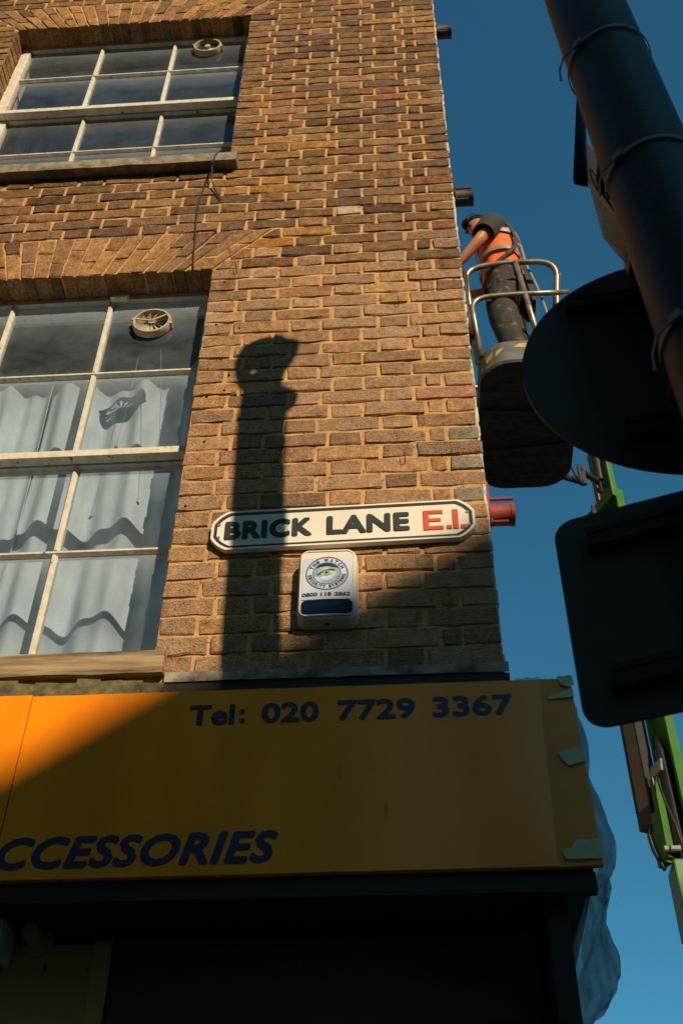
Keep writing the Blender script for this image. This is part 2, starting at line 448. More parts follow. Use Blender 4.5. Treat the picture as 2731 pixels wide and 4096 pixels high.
M['pan'] = mat('dirty_basket_floor', (0.050, 0.040, 0.034), 0.8, (0.02, 0.017, 0.015), 12, 6, 0.4, 60)
M['beige'] = mat('beige_cable_chain', (0.26, 0.19, 0.135), 0.6, (0.20, 0.145, 0.10), 24)
M['dark_metal'] = mat('dark_metal', (0.03, 0.03, 0.032), 0.45)
M['yellow_mark'] = mat('yellow_marking', (0.62, 0.40, 0.05), 0.6, (0.40, 0.25, 0.04), 60)
M['rope'] = mat('rope', (0.35, 0.30, 0.22), 0.9)
M['skin'] = mat('skin', (0.50, 0.20, 0.115), 0.5, (0.44, 0.16, 0.09), 25)
M['hair'] = mat('dark_hair', (0.022, 0.016, 0.013), 0.55, (0.012, 0.01, 0.009), 120, 4, 0.7, 200, stretch=(1, 1, 0.3), spec=0.08)
M['tshirt'] = mat('charcoal_cotton', (0.040, 0.039, 0.036), 0.9, (0.033, 0.033, 0.032), 30, 6, 0.6, 20)
M['hivis'] = mat('orange_hivis_cloth', (0.95, 0.16, 0.022), 0.75, (0.82, 0.12, 0.016), 12, 5, 0.8, 18)
M['reflect'] = mat('reflective_band', (0.30, 0.29, 0.27), 0.4, (0.25, 0.24, 0.22), 30)
M['strap'] = mat('dark_webbing', (0.045, 0.042, 0.04), 0.8)
M['trouser'] = mat('paint_stained_work_trousers', (0.055, 0.047, 0.043), 0.9, (0.032, 0.028, 0.026), 18, 6, 0.9, 16, spots=(0.115, 0.10, 0.088), sscale=22, sthr=0.58)
M['red_cloth'] = mat('red_cloth', (0.55, 0.03, 0.03), 0.8)
M['boot'] = mat('boot_leather', (0.05, 0.035, 0.025), 0.7)
M['asphalt'] = mat('dusty_asphalt', (0.13, 0.115, 0.10), 0.9, (0.10, 0.09, 0.078), 6, 8, 0.5, 200)
M['paving'] = mat('paving_stone', (0.44, 0.35, 0.25), 0.9, (0.36, 0.28, 0.20), 3, 6, 0.4, 60)
M['kerb'] = mat('granite_kerb', (0.24, 0.23, 0.22), 0.85, (0.18, 0.17, 0.17), 60, 5)
M['line'] = mat('road_line_paint', (0.62, 0.50, 0.10), 0.7)
M['slate'] = mat('slate_roof', (0.075, 0.08, 0.09), 0.7, (0.055, 0.058, 0.065), 8)
M['dark_brick'] = mat('far_brick', (0.46, 0.30, 0.15), 0.95, (0.38, 0.24, 0.12), 4, 8)
M['dark_glass'] = mat('dark_window', (0.02, 0.025, 0.03), 0.1, spec=0.6)
M['olive'] = mat('olive_painted_board', (0.34, 0.25, 0.07), 0.7, (0.26, 0.19, 0.055), 3, 6, spots=(0.03, 0.028, 0.02), sscale=22, sthr=0.68)
M['moss'] = mat('mossy_cement', (0.16, 0.14, 0.06), 0.95, (0.06, 0.055, 0.03), 30, 6, 1.0, 50)
M['box_blue'] = mat('pale_blue_plastic', (0.55, 0.62, 0.72), 0.5)
M['cable'] = mat('black_cable', (0.02, 0.02, 0.02), 0.6)
M['fan'] = mat('aged_fan_plastic', (0.50, 0.42, 0.32), 0.55, (0.36, 0.29, 0.21), 30)

# ------------------------------------------------------------------ text
def text2d(s, shear=0.0, space=1.0):
    c = bpy.data.curves.new('txt', 'FONT')
    c.body = s; c.size = 1; c.shear = shear; c.space_character = space; c.resolution_u = 3
    o = bpy.data.objects.new('txt', c)
    COL.objects.link(o)
    dg = bpy.context.evaluated_depsgraph_get()
    me = bpy.data.meshes.new_from_object(o.evaluated_get(dg))
    v = [(p.co.x, p.co.y) for p in me.vertices]
    f = [tuple(p.vertices) for p in me.polygons]
    ed = {}
    for q in f:
        for i in range(len(q)):
            a, b = q[i], q[(i + 1) % len(q)]
            ed[(a, b)] = 1
    edge = [(a, b) for (a, b) in ed if (b, a) not in ed]
    bpy.data.objects.remove(o); bpy.data.meshes.remove(me); bpy.data.curves.remove(c)
    return v, f, edge

def fit_text(mb, s, fn, x0, x1, z0, z1, bold=0.0, shear=0.0, depth=0.002, mi=0, space=1.0):
    """put text into the local rectangle x0..x1, z0..z1; fn(x, z, d) maps to 3d with d towards the viewer"""
    v, f, edge = text2d(s, shear, space)
    xs = [p[0] for p in v]; zs = [p[1] for p in v]
    ax, bx, az, bz = min(xs), max(xs), min(zs), max(zs)
    sx = (x1 - x0 - 2 * bold) / (bx - ax); sz = (z1 - z0 - 2 * bold) / (bz - az)
    offs = [(0.0, 0.0)] if bold <= 0 else [(bold * math.cos(k * PI / 4), bold * math.sin(k * PI / 4)) for k in range(8)]
    for k, (ox, oz) in enumerate(offs):
        dd = depth + k * 0.00004
        top = [fn(x0 + bold + (p[0] - ax) * sx + ox, z0 + bold + (p[1] - az) * sz + oz, dd) for p in v]
        bot = [fn(x0 + bold + (p[0] - ax) * sx + ox, z0 + bold + (p[1] - az) * sz + oz, 0.0) for p in v]
        mb.mesh(top, f, mi)
        n = len(v)
        mb.mesh(top + bot, [(a, b, b + n, a + n) for a, b in edge], mi)

# ================================================================== SETTING
def sheet(name, x0, x1, y0, y1, z, m):
    mb = MB(); mb.poly([(x0, y0, z), (x1, y0, z), (x1, y1, z), (x0, y1, z)])
    return mb.build(name, m, kind='structure')
sheet('ground', -600, 600, -600, 600, 0.0, M['paving'])
sheet('road', -300, 300, -6.2, -2.55, 0.006, M['asphalt'])
mb = MB(); mb.box((-40, -2.40, 0.0), (2.2, 0.6, 0.12)); pav = mb.build('pavement', M['paving'], kind='structure')
mb = MB(); mb.box((-40, -2.55, 0.0), (2.2, -2.403, 0.125), bev=0.012); mb.build('kerb', M['kerb'], kind='structure')
mb = MB(); mb.box((-60, -7.55, 0.0), (60, -6.2, 0.12)); mb.build('pavement', M['paving'], kind='structure')
for dy in (-2.75, -2.95):
    sheet('road_marking', -40, 2.0, dy - 0.035, dy + 0.035, 0.011, M['line'])

# ================================================================== BRICK BUILDING
XL, XR = -2.415, -1.045                # window opening
WIN = [(6.60, 8.255), (3.66, 5.708)]   # sill, soffit
Z0 = 8.247                             # a bed joint; courses every 75 mm
P = 0.075
ZB, ZT = 3.60, 9.25
bld = empty('brick_building', (0, 0, 0), 'old stock brick corner building with two white sash windows above a shop', 'building')

def brick_geo(q, depth, rnd, yoff, cols=5, jit=0.0022):
    """q: bl, br, tr, tl in (x, z). returns verts and faces of one weathered brick"""
    (ax, az), (bx, bz), (cx, cz), (dx, dz) = q
    Lx = math.hypot(bx - ax, bz - az); Lz = math.hypot(dx - ax, dz - az)
    e = 0.0030
    us = [0, e / max(Lx, 0.02)] + [k / (cols - 3) for k in range(1, cols - 3)] + [1 - e / max(Lx, 0.02), 1] if cols > 4 else [0, e / max(Lx, 0.02), 1 - e / max(Lx, 0.02), 1]
    vs = [0, e / max(Lz, 0.02), 1 - e / max(Lz, 0.02), 1]
    V = []
    tx, tz = rnd.uniform(-0.0018, 0.0018), rnd.uniform(-0.0015, 0.0015)
    for j, vv in enumerate(vs):
        for i, uu in enumerate(us):
            x = (1 - uu) * (1 - vv) * ax + uu * (1 - vv) * bx + uu * vv * cx + (1 - uu) * vv * dx
            z = (1 - uu) * (1 - vv) * az + uu * (1 - vv) * bz + uu * vv * cz + (1 - uu) * vv * dz
            edge = i in (0, len(us) - 1) or j in (0, 3)
            corner = i in (0, len(us) - 1) and j in (0, 3)
            x += rnd.uniform(-jit, jit); z += rnd.uniform(-jit, jit)
            if corner:
                x += (0.5 - uu) * 0.004; z += (0.5 - vv) * 0.003
            y = yoff + (0.0045 + rnd.uniform(-0.001, 0.002) if edge else rnd.uniform(-0.0014, 0.0014)) + tx * (uu - 0.5) * 2 + tz * (vv - 0.5) * 2
            V.append((x, y, z))
    nc = len(us); F = []
    for j in range(3):
        for i in range(nc - 1):
            a = j * nc + i
            F.append((a, a + 1, a + 1 + nc, a + nc))
    loop = list(range(nc)) + [nc - 1 + nc * j for j in (1, 2, 3)] + [3 * nc + i for i in range(nc - 2, -1, -1)] + [nc * j for j in (2, 1)]
    b = len(V)
    V += [(V[i][0], depth, V[i][2]) for i in loop]
    n = len(loop)
    for k in range(n):
        F.append((loop[(k + 1) % n], loop[k], b + k, b + (k + 1) % n))
    return V, F

def pick_tint(x, z, rnd, arch=False):
    g = rnd.uniform(0.74, 1.24)
    r = rnd.random()
    low = min(1.0, max(0.0, (5.95 - z) / 0.5 + 0.5 * noise.noise(Vector((x * 1.3, 5.1, z * 1.1)))))
    if arch:
        c = (0.50, 0.315, 0.150) if r < 0.72 else ((0.34, 0.22, 0.13) if r < 0.9 else (0.24, 0.17, 0.11)); eff = 0.15
    elif rnd.random() < low:
        if r < 0.52: c = (0.50, 0.335, 0.21)
        elif r < 0.74: c = (0.42, 0.285, 0.18)
        elif r < 0.86: c = (0.54, 0.335, 0.155)
        elif r < 0.94: c = (0.28, 0.20, 0.14)
        else: c = (0.48, 0.26, 0.15)
        eff = rnd.uniform(0.25, 0.75)
    else:
        ho = noise.noise(Vector((x * 1.6, 9.0, z * 0.9)))
        if r < 0.40: c = (0.27, 0.185, 0.108)
        elif r < 0.62: c = (0.185, 0.138, 0.098)
        elif r < 0.86: c = (0.36, 0.24, 0.125)
        elif r < 0.94: c = (0.47, 0.275, 0.095) if ho > 0.0 else (0.30, 0.20, 0.115)
        elif r < 0.97: c = (0.52, 0.24, 0.055) if ho > 0.05 else (0.23, 0.165, 0.10)
        else: c = (0.33, 0.165, 0.095)
        eff = rnd.uniform(0.0, 0.22)
    return (c[0] * g * 1.04, c[1] * g * 0.92, c[2] * g * rnd.uniform(0.74, 0.90), eff)

rb = random.Random(21)
BR = []     # (quad, depth, tint, cols)
def left_limit(z): return -2.05 - (z - 3.5) * 0.2
def skew(z, zs):            # skewback of a flat arch, right side
    return 0.245 * min(1.0, max(0.0, (z - zs) / 0.29))

def course_end_left(z):     # x of the right end of the opening or the arch at height z; None when the wall runs through
    for zs, za in WIN:
        if zs + 0.0 <= z < za: return XR
        if za <= z < za + 0.29: return XR + skew(z, za)
    return None

def lay(xa, xb, z0, k, rightmost, depth_l, depth_r, slope=0):
    """lay one course from xb (right) to xa (left) in flemish bond"""
    j = 0.0145
    z1 = z0 + P
    x = xb
    seq = []
    if rightmost:
        seq = [0.105, 0.052] if k % 2 == 0 else []
        start = 0
    else:
        start = rb.choice((0, 1))
    n = start
    pieces = []
    for L in seq: pieces.append(L)
    tot = sum(pieces) + j * len(pieces)
    span = xb - xa
    while True:
        L = (0.216 if n % 2 == 0 else 0.106) + rb.uniform(-0.004, 0.004)
        rest = span - tot
        if rest < L + j + 0.055:
            if rest > 0.245: pieces += [rest * 0.62 - j, rest * 0.38 - j]
            elif rest > 0.03: pieces.append(rest - j)
            break
        pieces.append(L); tot += L + j; n += 1
        if tot > span: break
    for i, L in enumerate(pieces):
        xr = x; xl = x - L
        last = i == len(pieces) - 1
        if last: xl = xa
        dz = 0.0045 * noise.noise(Vector((x * 1.7, z0 * 2.3, 1.0)))
        hb = 0.0060 + rb.uniform(-0.0018, 0.0022); ht = 0.0054 + rb.uniform(-0.0018, 0.0022)
        zb, zt = z0 + hb + dz, z1 - ht + dz
        sl = 0
        qx0 = qx1 = xl
        if last and slope:
            qx0, qx1 = slope(zb) + 0.008, slope(zt) + 0.008
        else: pass
        edge_jit = rb.uniform(-0.004, 0.004)
        xrr = xr
        if i == 0 and rightmost: xrr = xr + edge_jit
        if last and not slope: qx0 = qx1 = xl + rb.uniform(-0.004, 0.005)
        dep = 0.04
        if last: dep = depth_l
        if i == 0: dep = max(dep, depth_r)
        wv = lambda xx: 0.010 * noise.noise(Vector((xx * 1.15, z0 * 0.55, 3.0)))
        BR.append(([(qx0, zb + wv(qx0)), (xrr, zb + wv(xrr)), (xrr, zt + wv(xrr)), (qx1, zt + wv(qx1))], dep, pick_tint((xl + xr) / 2, z0, rb), 5 if L > 0.13 else 4))
        x = x - L - j

kmin, kmax = -13, 62
for k in range(kmin, kmax):
    z1 = Z0 - P * k; z0 = z1 - P
    if z0 < ZB - 0.03 or z1 > ZT: continue
    zm = (z0 + z1) / 2
    e = course_end_left(zm)
    ll = left_limit(zm)
    if e is None:
        lay(ll, 0.0, z0, k, True, 0.04, 0.10)
    else:
        za = [a for s, a in WIN if s <= zm < a + 0.30][0]
        if zm >= za:
            lay(e, 0.0, z0, k, True, 0.04, 0.10, slope=(lambda zz, za=za: XR + skew(zz, za)))
            xl = XL - skew(zm, za)
            if ll < xl - 0.1: lay(ll, xl, z0, k, False, 0.04, 0.04)
        else:
            lay(XR, 0.0, z0, k, True, 0.118, 0.10)
            if ll < XL - 0.08: lay(ll, XL, z0, k, False, 0.04, 0.118)
# flat arches of tapered bricks
for zs, za in WIN:
    nv = 23
    xc = (XL + XR) / 2
    w_ = (XR - XL) / nv
    H = 0.288 if za < 7 else 0.290
    fan = 1 + 0.245 / ((XR - XL) / 2)
    for i in range(nv):
        b0, b1 = XL + i * w_ + 0.0035, XL + (i + 1) * w_ - 0.0035
        t0, t1 = xc + (XL + i * w_ - xc) * fan + 0.005, xc + (XL + (i + 1) * w_ - xc) * fan - 0.005
        cut = (0.36 if i % 2 else 0.62) + rb.uniform(-0.05, 0.05)
        for f0, f1 in ((0.0, cut - 0.018), (cut + 0.018, 0.985)):
            q = [(b0 + (t0 - b0) * f0, za + H * f0), (b1 + (t1 - b1) * f0, za + H * f0), (b1 + (t1 - b1) * f1, za + H * f1), (b0 + (t0 - b0) * f1, za + H * f1)]
            BR.append((q, 0.118 if f0 == 0 else 0.04, pick_tint(b0, za, rb, True), 4))

# paint one brick white, some patches near the corner
BR2 = []
for q, d, tnt, c in BR:
    cx = sum(p[0] for p in q) / 4; cz = sum(p[1] for p in q) / 4
    if abs(cx + 0.46) < 0.07 and abs(cz - 6.125) < 0.037 and not any(t[2][0] > 0.68 for t in BR2):
        tnt = (0.72, 0.66, 0.52, 0.0)
    if cx > -0.12 and 4.20 < cz < 4.62: tnt = (0.30, 0.31, 0.27, 0.4) if rb.random() < 0.45 else tnt
    BR2.append((q, d, tnt, c))
BR = BR2

# ---- mortar wall: front sheet with noise relief, reveals, side wall, roof and floors
wall = MB()
def in_open(x, z):
    for zs, za in WIN:
        if XL < x < XR and zs < z < za: return True
    return False
def grid_lines(a, b, step, cuts):
    n = int(round((b - a) / step)); L = [a + (b - a) * i / n for i in range(n + 1)]
    for c in cuts:
        i = min(range(len(L)), key=lambda i_: abs(L[i_] - c)); L[i] = c
    return L
gx = grid_lines(-3.0, -0.004, 0.0135, [XL, XR])
gz = grid_lines(ZB - 0.03, ZT, 0.0135, [s for a in WIN for s in a])
idx = {}
for j, z in enumerate(gz):
    for i, x in enumerate(gx):
        y = 0.0062 + 0.0052 * noise.noise(Vector((x * 12, 2.0, z * 17))) + 0.0016 * noise.noise(Vector((x * 40, 7.0, z * 40)))
        idx[(i, j)] = len(wall.v); wall.v.append((x, y, z))
for j in range(len(gz) - 1):
    for i in range(len(gx) - 1):
        if not in_open((gx[i] + gx[i + 1]) / 2, (gz[j] + gz[j + 1]) / 2):
            wall.f.append((idx[(i, j)], idx[(i + 1, j)], idx[(i + 1, j + 1)], idx[(i, j + 1)])); wall.m.append(0)
T = 0.26
for zs, za in WIN:      # solid reveals behind the brick faces
    wall.box((XL - 0.2, 0.012, zs), (XL - 0.004, T, za), 0)
    wall.box((XR + 0.004, 0.012, zs), (XR + 0.2, T, za), 0)
    wall.box((XL - 0.2, 0.012, za + 0.004), (XR + 0.2, T, za + 0.2), 0)
    wall.box((XL - 0.2, 0.012, zs - 0.2), (XR + 0.2, T, zs - 0.004), 0)
def slab(x0, x1, z0, z1): wall.box((x0, 0.014, z0), (x1, T - 0.002, z1), 0)
zs1, za1 = WIN[0]; zs2, za2 = WIN[1]
slab(XR + 0.19, -0.012, 2.93, ZT - 0.003); slab(-9, XL - 0.19, 2.93, ZT - 0.003)
slab(XL - 0.19, XR + 0.19, 2.93, zs2 - 0.19); slab(XL - 0.19, XR + 0.19, za2 + 0.19, zs1 - 0.19); slab(XL - 0.19, XR + 0.19, za1 + 0.19, ZT - 0.003)
wall_o = wall.build('wall', M['mortar'], bld)
mb = MB(); mb.box((-9, 0.006, 2.93), (-3.003, 0.013, ZT)); mb.build('wall', M['dark_brick'], bld)
mb = MB(); mb.box((-0.24, T, 0), (-0.014, 9, ZT), 0); mb.build('side_wall', M['render'], bld)
mb = MB(); mb.box((-9, 8.8, 0), (-0.25, 9.0, ZT), 0); mb.box((-9.2, T, 0), (-9.0, 9.0, ZT), 0); mb.build('back_wall', M['dark_brick'], bld)
mb = MB(); mb.box((-9, 0.27, 2.99), (-0.25, 8.79, 3.2)); mb.box((-9, 0.27, 6.02), (-0.25, 8.79, 6.22)); mb.build('floor_slab', M['room'], bld)
mb = MB(); mb.box((-9.2, 0.02, ZT + 0.002), (-0.02, 9.0, ZT + 0.25)); mb.build('roof', M['slate'], bld)
mb = MB(); mb.box((-3.4, 0.28, 3.21), (-3.3, 4.2, 6.0)); mb.box((-3.3, 4.1, 3.21), (-0.26, 4.2, 6.0)); mb.box((-3.4, 0.28, 6.23), (-3.3, 4.2, ZT)); mb.box((-3.3, 4.1, 6.23), (-0.26, 4.2, ZT)); mb.build('partition_wall', M['room'], bld)

# bricks: the 300 that show largest are parts, the rest one part
def show_size(b):
    q = b[0]
    cx = sum(p[0] for p in q) / 4; cz = sum(p[1] for p in q) / 4
    ar = abs((q[1][0] - q[0][0]) + (q[2][0] - q[3][0])) / 2 * abs(q[3][1] - q[0][1])
    d = Vector((cx, 0, cz)) - CAM
    seen = cx > -1.33 - (cz - 3.5) * 0.235
    return (ar * 1e3 if seen else 0) * abs(d.y) / d.length ** 3
order = sorted(range(len(BR)), key=lambda i: -show_size(BR[i]))
chosen = set(order[:300])
rest = MB(); rest_t = []
def set_tint(me, cols):
    a = me.color_attributes.new('tint', 'FLOAT_COLOR', 'POINT')
    a.data.foreach_set('color', [c for q in cols for c in q])
for i, (q, d, tnt, c) in enumerate(BR):
    rr = random.Random(1000 + i)
    yo = rr.uniform(-0.0022, 0.0018)
    V, Fc = brick_geo(q, d, rr, yo, c + 1 if c == 5 else c, 0.0030 if q[0][1] > 6 else 0.0036)
    if i in chosen:
        me = bpy.data.meshes.new('brick'); me.from_pydata(V, [], Fc)
        set_tint(me, [tnt] * len(V)); me.update()
        obj('brick', me, wall_o, M['brick'])
    else:
        rest.mesh(V, Fc); rest_t += [tnt] * len(V)
ro = rest.build('brickwork', M['brick'], wall_o, kind='stuff')
set_tint(ro.data, rest_t)

# peeling paint down the corner arris and on the side wall
mb = MB()
zz = ZB
rp = random.Random(5)
while zz < ZT - 0.02:
    h = rp.uniform(0.02, 0.05)
    t_ = rp.uniform(0.002, 0.0075)
    mb.prism([(-0.006, 0.004 + rp.uniform(0, 0.004), zz), (t_, 0.006 + rp.uniform(0, 0.006), zz + 0.002), (t_ * rp.uniform(0.6, 1.2), 0.006, zz + h), (-0.006, 0.003, zz + h)], (0, 0.24, 0))
    zz += h
mb.build('corner_paint', M['edge_paint'], bld)
# plaster band under the brickwork
mb = MB()
xs = [-1.0 + 1.012 * i / 30 for i in range(31)]
for i in range(30):
    a, b = xs[i], xs[i + 1]
    n0, n1 = [0.004 * noise.noise(Vector((x * 6, 0.3, 3))) for x in (a, b)]
    mb.mesh([(a, -0.018 + n0, 3.563), (b, -0.018 + n1, 3.563), (b, -0.016 + n1, 3.598 + n1 * 1.5), (a, -0.016 + n0, 3.598 + n0 * 1.5), (a, 0.02, 3.612 + n0), (b, 0.02, 3.612 + n1)],
            [(0, 1, 2, 3), (3, 2, 5, 4)])
mb.build('plaster_band', M['render'], bld, smooth=True)
mb = MB(); mb.box((-1.0, -0.012, 3.47), (0.012, 0.003, 3.562)); mb.build('gap_shade', M['black_trim'], bld)  # black strip standing in for the shade in the gap above the fascia
# crumbling cement under the lower sill
mb = MB()
for i in range(26):
    x = -2.6 + i * 0.062
    hh = 0.03 + 0.02 * noise.noise(Vector((i * 0.7, 1, 1)))
    mb.obox((x + 0.03, -0.03 + 0.012 * noise.noise(Vector((i * 1.3, 4, 1))), 3.475 + hh), (0.034, 0.002 * rb.uniform(-1, 1), 0.003 * rb.uniform(-1, 1)), (0, 0.05, 0), (0, 0.008, hh))
mb.build('cement_ledge', M['moss'], bld)

# ------------------------------------------------------------------ windows
def window(zs, za, zr, bar_u, bar_l, zglass_bot, glass_u, glass_l, lower):
    wn = empty('window', (0, 0.11, zs)); wn.parent = bld
    GX0, GX1 = -2.363, -1.083
    bars = [-1.935, -1.505]
    bw = 0.0115
    YU0, YU1, YGU = 0.116, 0.160, 0.140        # upper (outer) sash
    YL0, YL1, YGL = 0.166, 0.210, 0.188        # lower (inner) sash
    zt = za - 0.028                             # top of the upper glass
    # fixed frame
    mb = MB()
    mb.box((XL - 0.05, 0.119, zs), (XL + 0.013, 0.235, za + 0.02), bev=0.003)
    mb.box((XR - 0.013, 0.119, zs), (XR + 0.05, 0.235, za + 0.02), bev=0.003)
    mb.box((XL + 0.0135, 0.119, za - 0.010), (XR - 0.0135, 0.235, za + 0.02), bev=0.003)
    mb.box((XL + 0.0135, 0.163, zs), (XL + 0.028, 0.236, za - 0.011))
    mb.build('frame', M['white_paint'], wn)
    def sash(y0, y1, z0, z1, zb, rail_b, rail_t, nm):
        mb = MB()
        mb.box((XL + 0.0138, y0, z0), (GX0, y1, z1), bev=0.004)
        mb.box((GX1, y0, z0), (XR - 0.0138, y1, z1), bev=0.004)
        mb.box((GX0 + 0.0004, y0 + 0.001, z0), (GX1 - 0.0004, y1 - 0.001, z0 + rail_b), bev=0.003)
        mb.box((GX0 + 0.0004, y0 + 0.001, z1 - rail_t), (GX1 - 0.0004, y1 - 0.001, z1), bev=0.003)
        mb.build(nm, M['white_paint'], wn)
        for b in bars:
            for p0, p1 in ((z0 + rail_b, zb - bw), (zb + bw, z1 - rail_t)):
                mb = MB()
                mb.prism([(b - bw, y0 + 0.016, p0), (b - 0.004, y0 + 0.004, p0), (b + 0.004, y0 + 0.004, p0), (b + bw, y0 + 0.016, p0), (b + bw, y1 - 0.004, p0), (b - bw, y1 - 0.004, p0)], (0, 0, p1 - p0))
                mb.build('glazing_bar', M['white_paint'], wn)
        mb = MB()
        mb.prism([(GX0, y0 + 0.016, zb - bw), (GX0, y0 + 0.004, zb - 0.004), (GX0, y0 + 0.004, zb + 0.004), (GX0, y0 + 0.016, zb + bw), (GX0, y1 - 0.004, zb + bw), (GX0, y1 - 0.004, zb - bw)], (GX1 - GX0, 0, 0))
        mb.build('glazing_bar', M['white_paint'], wn)
    sash(YU0, YU1, zr - 0.034, zt + 0.03, bar_u, 0.034, 0.03, 'upper_sash')
    sash(YL0, YL1, zglass_bot - 0.07, zr + 0.005, bar_l, 0.07, 0.04, 'lower_sash')
    def panes(yg, zlist, mats, nm):
        e = [GX0] + bars + [GX1]
        for a in range(3):
            for (q0, q1) in zlist:
                mb = MB()
                x0, x1 = e[a] + 0.002, e[a + 1] - 0.002
                mb.box((x0, yg, q0), (x1, yg + 0.003, q1))
                mb.m = [1, 1, 0, 1, 1, 1]
                mb.build('pane', [mats[a % len(mats)], M['clear']], wn)
    panes(YGU, [(zr, bar_u - 0.003), (bar_u + 0.003, zt)], glass_u, 'pane')
    panes(YGL, [(zglass_bot, bar_l - 0.003), (bar_l + 0.003, zr - 0.002)], glass_l, 'pane')
    return wn
wU = window(6.60, 8.255, 7.498, 7.862, 7.100, 6.735, [M['glass_a']], [M['glass_b'], M['glass_a'], M['glass_a']], False)
wL = window(3.66, 5.708, 4.735, 5.190, 4.268, 3.820, [M['glass_low']], [M['glass_low']], True)

# sills
def sill(z_top, z_bot, yf, m, x1, name, seed):
    mb = MB(); n = 44
    rows = []
    x0 = -2.56
    for i in range(n + 1):
        x = x0 + (x1 - x0) * i / n
        c = noise.noise(Vector((x * 7, seed, 1))) * 0.006 + noise.noise(Vector((x * 28, seed, 2))) * 0.003
        d = noise.noise(Vector((x * 9, seed, 5))) * 0.006
        rows.append([(x, 0.235, z_top + 0.02), (x, yf + 0.006, z_top + 0.2 * c), (x, yf + 0.2 * d, z_top - 0.012), (x, yf + d * 0.5, z_bot + c), (x, yf + 0.02, z_bot + 0.004 + c * 0.3), (x, 0.03, z_bot + 0.008), (x, 0.235, z_bot + 0.01)])
    mb.rings([[Vector(p) for p in r] for r in rows])
    return mb.build(name, m, bld, smooth='auto')
sill(6.598, 6.517, -0.055, M['sill_stone'], -0.998, 'window_sill', 2.0)
sill(3.676, 3.590, -0.032, M['sill_wood'], -1.006, 'window_sill', 8.0)
# broken bit of beading hanging at the lower window head
mb = MB(); mb.obox((-1.46, 0.10, 5.668), (0.035, 0.002, 0.004), (0.0, 0.012, 0.0), (0.003, 0, 0.008)); mb.build('broken_beading', M['white_paint'], wL)

# curtains in the lower window
for (cx0, cx1, sd_) in ((-2.42, -1.79, 0.0), (-1.80, -1.04, 2.3)):
    mb = MB(); nx, nz = 90, 46
    for j in range(nz + 1):
        z = 3.60 + (5.60 - 3.60) * j / nz
        for i in range(nx + 1):
            u = i / nx; x = cx0 + (cx1 - cx0) * u
            amp = 0.022 + 0.018 * (1 - j / nz)
            y = 0.435 + amp * math.sin(u * 17 + sd_ + 0.7 * math.sin(u * 5 + sd_)) + 0.012 * math.sin(u * 41 + z * 1.3) + 0.012 * noise.noise(Vector((x * 4, z * 2, sd_)))
            mb.v.append((x + 0.008 * math.sin(z * 3), y, z))
    for j in range(nz):
        for i in range(nx):
            a = j * (nx + 1) + i
            mb.f.append((a, a + 1, a + nx + 2, a + nx + 1)); mb.m.append(0)
    o = mb.build('curtain', M['curtain'], smooth=True, cat='curtain',
                 label='pale curtain behind the bay of the lower window with the round fan' if sd_ else 'pale curtain at the middle and far panes of the lower window', group='curtains of the lower window')
    sm = o.modifiers.new('thickness', 'SOLIDIFY'); sm.thickness = 0.002

# extractor fans fixed in the panes
def fan(x, z, y, bladed, label):
    t = empty('window_fan', (x, y, z), label, 'fan')
    mb = MB()
    n = 36; R = 0.083
    prof = [(R - 0.012, 0.004), (R, 0.0), (R + 0.001, -0.022), (R - 0.004, -0.032), (R - 0.012, -0.032), (R - 0.014, -0.02), (R - 0.014, 0.004)]
    rg = []
    for k in range(n + 1):
        a = 2 * PI * k / n
        rg.append([Vector((x + r * math.cos(a), y + d, z + r * math.sin(a))) for r, d in prof])
    mb.rings(rg, cap=False)
    mb.build('rim', M['fan'], t, smooth='auto')
    mb = MB(); mb.prism([(x + p[0], y - 0.027, z + p[1]) for p in circ(0, 0, 0.016, 0.016, 16)], (0, 0.02, 0)); mb.build('hub', M['fan'], t)
    if bladed:
        nb = 13
        for k in range(nb):
            a = 2 * PI * k / nb; da = 0.17
            mb = MB()
            p = [(0.017, a - 0.25, -0.020), (0.067, a - da, -0.022), (0.067, a + da, -0.006), (0.017, a + 0.25, -0.010)]
            mb.prism([(x + r * math.cos(q), y + d, z + r * math.sin(q)) for r, q, d in p], (0, 0.0015, 0))
            mb.build('blade', M['fan'], t)
        for a in (0.55, 2.9):
            mb = MB(); c, s_ = math.cos(a), math.sin(a)
            mb.obox((x + 0.035 * c, y - 0.029, z + 0.035 * s_), (0.037 * c, 0, 0.037 * s_), (-0.004 * s_, 0, 0.004 * c), (0, 0.002, 0)); mb.build('strut', M['fan'], t)
    else:
        mb = MB(); mb.prism([(x + p[0], y - 0.004, z + p[1]) for p in circ(0, 0, 0.068, 0.068, 30)], (0, 0.003, 0)); mb.build('flap', M['black_trim'], t)
        mb = MB(); mb.obox((x + 0.01, y - 0.008, z - 0.022), (0.03, 0, 0.006), (0, 0.003, 0), (-0.003, 0, 0.012)); mb.build('latch', M['abs'], t)
    for s_ in (-1, 1):
        mb = MB(); mb.obox((x + s_ * 0.078, y - 0.016, z - s_ * 0.018), (0.010, 0, 0.0), (0, 0.014, 0), (0, 0, 0.007)); mb.build('clip', M['fan'], t)
    return t
fan(-1.305, 8.135, 0.136, False, 'round ventilator with dark opening set in the upper window')
fan(-1.303, 5.508, 0.136, True, 'round slatted extractor fan set in the lower window')
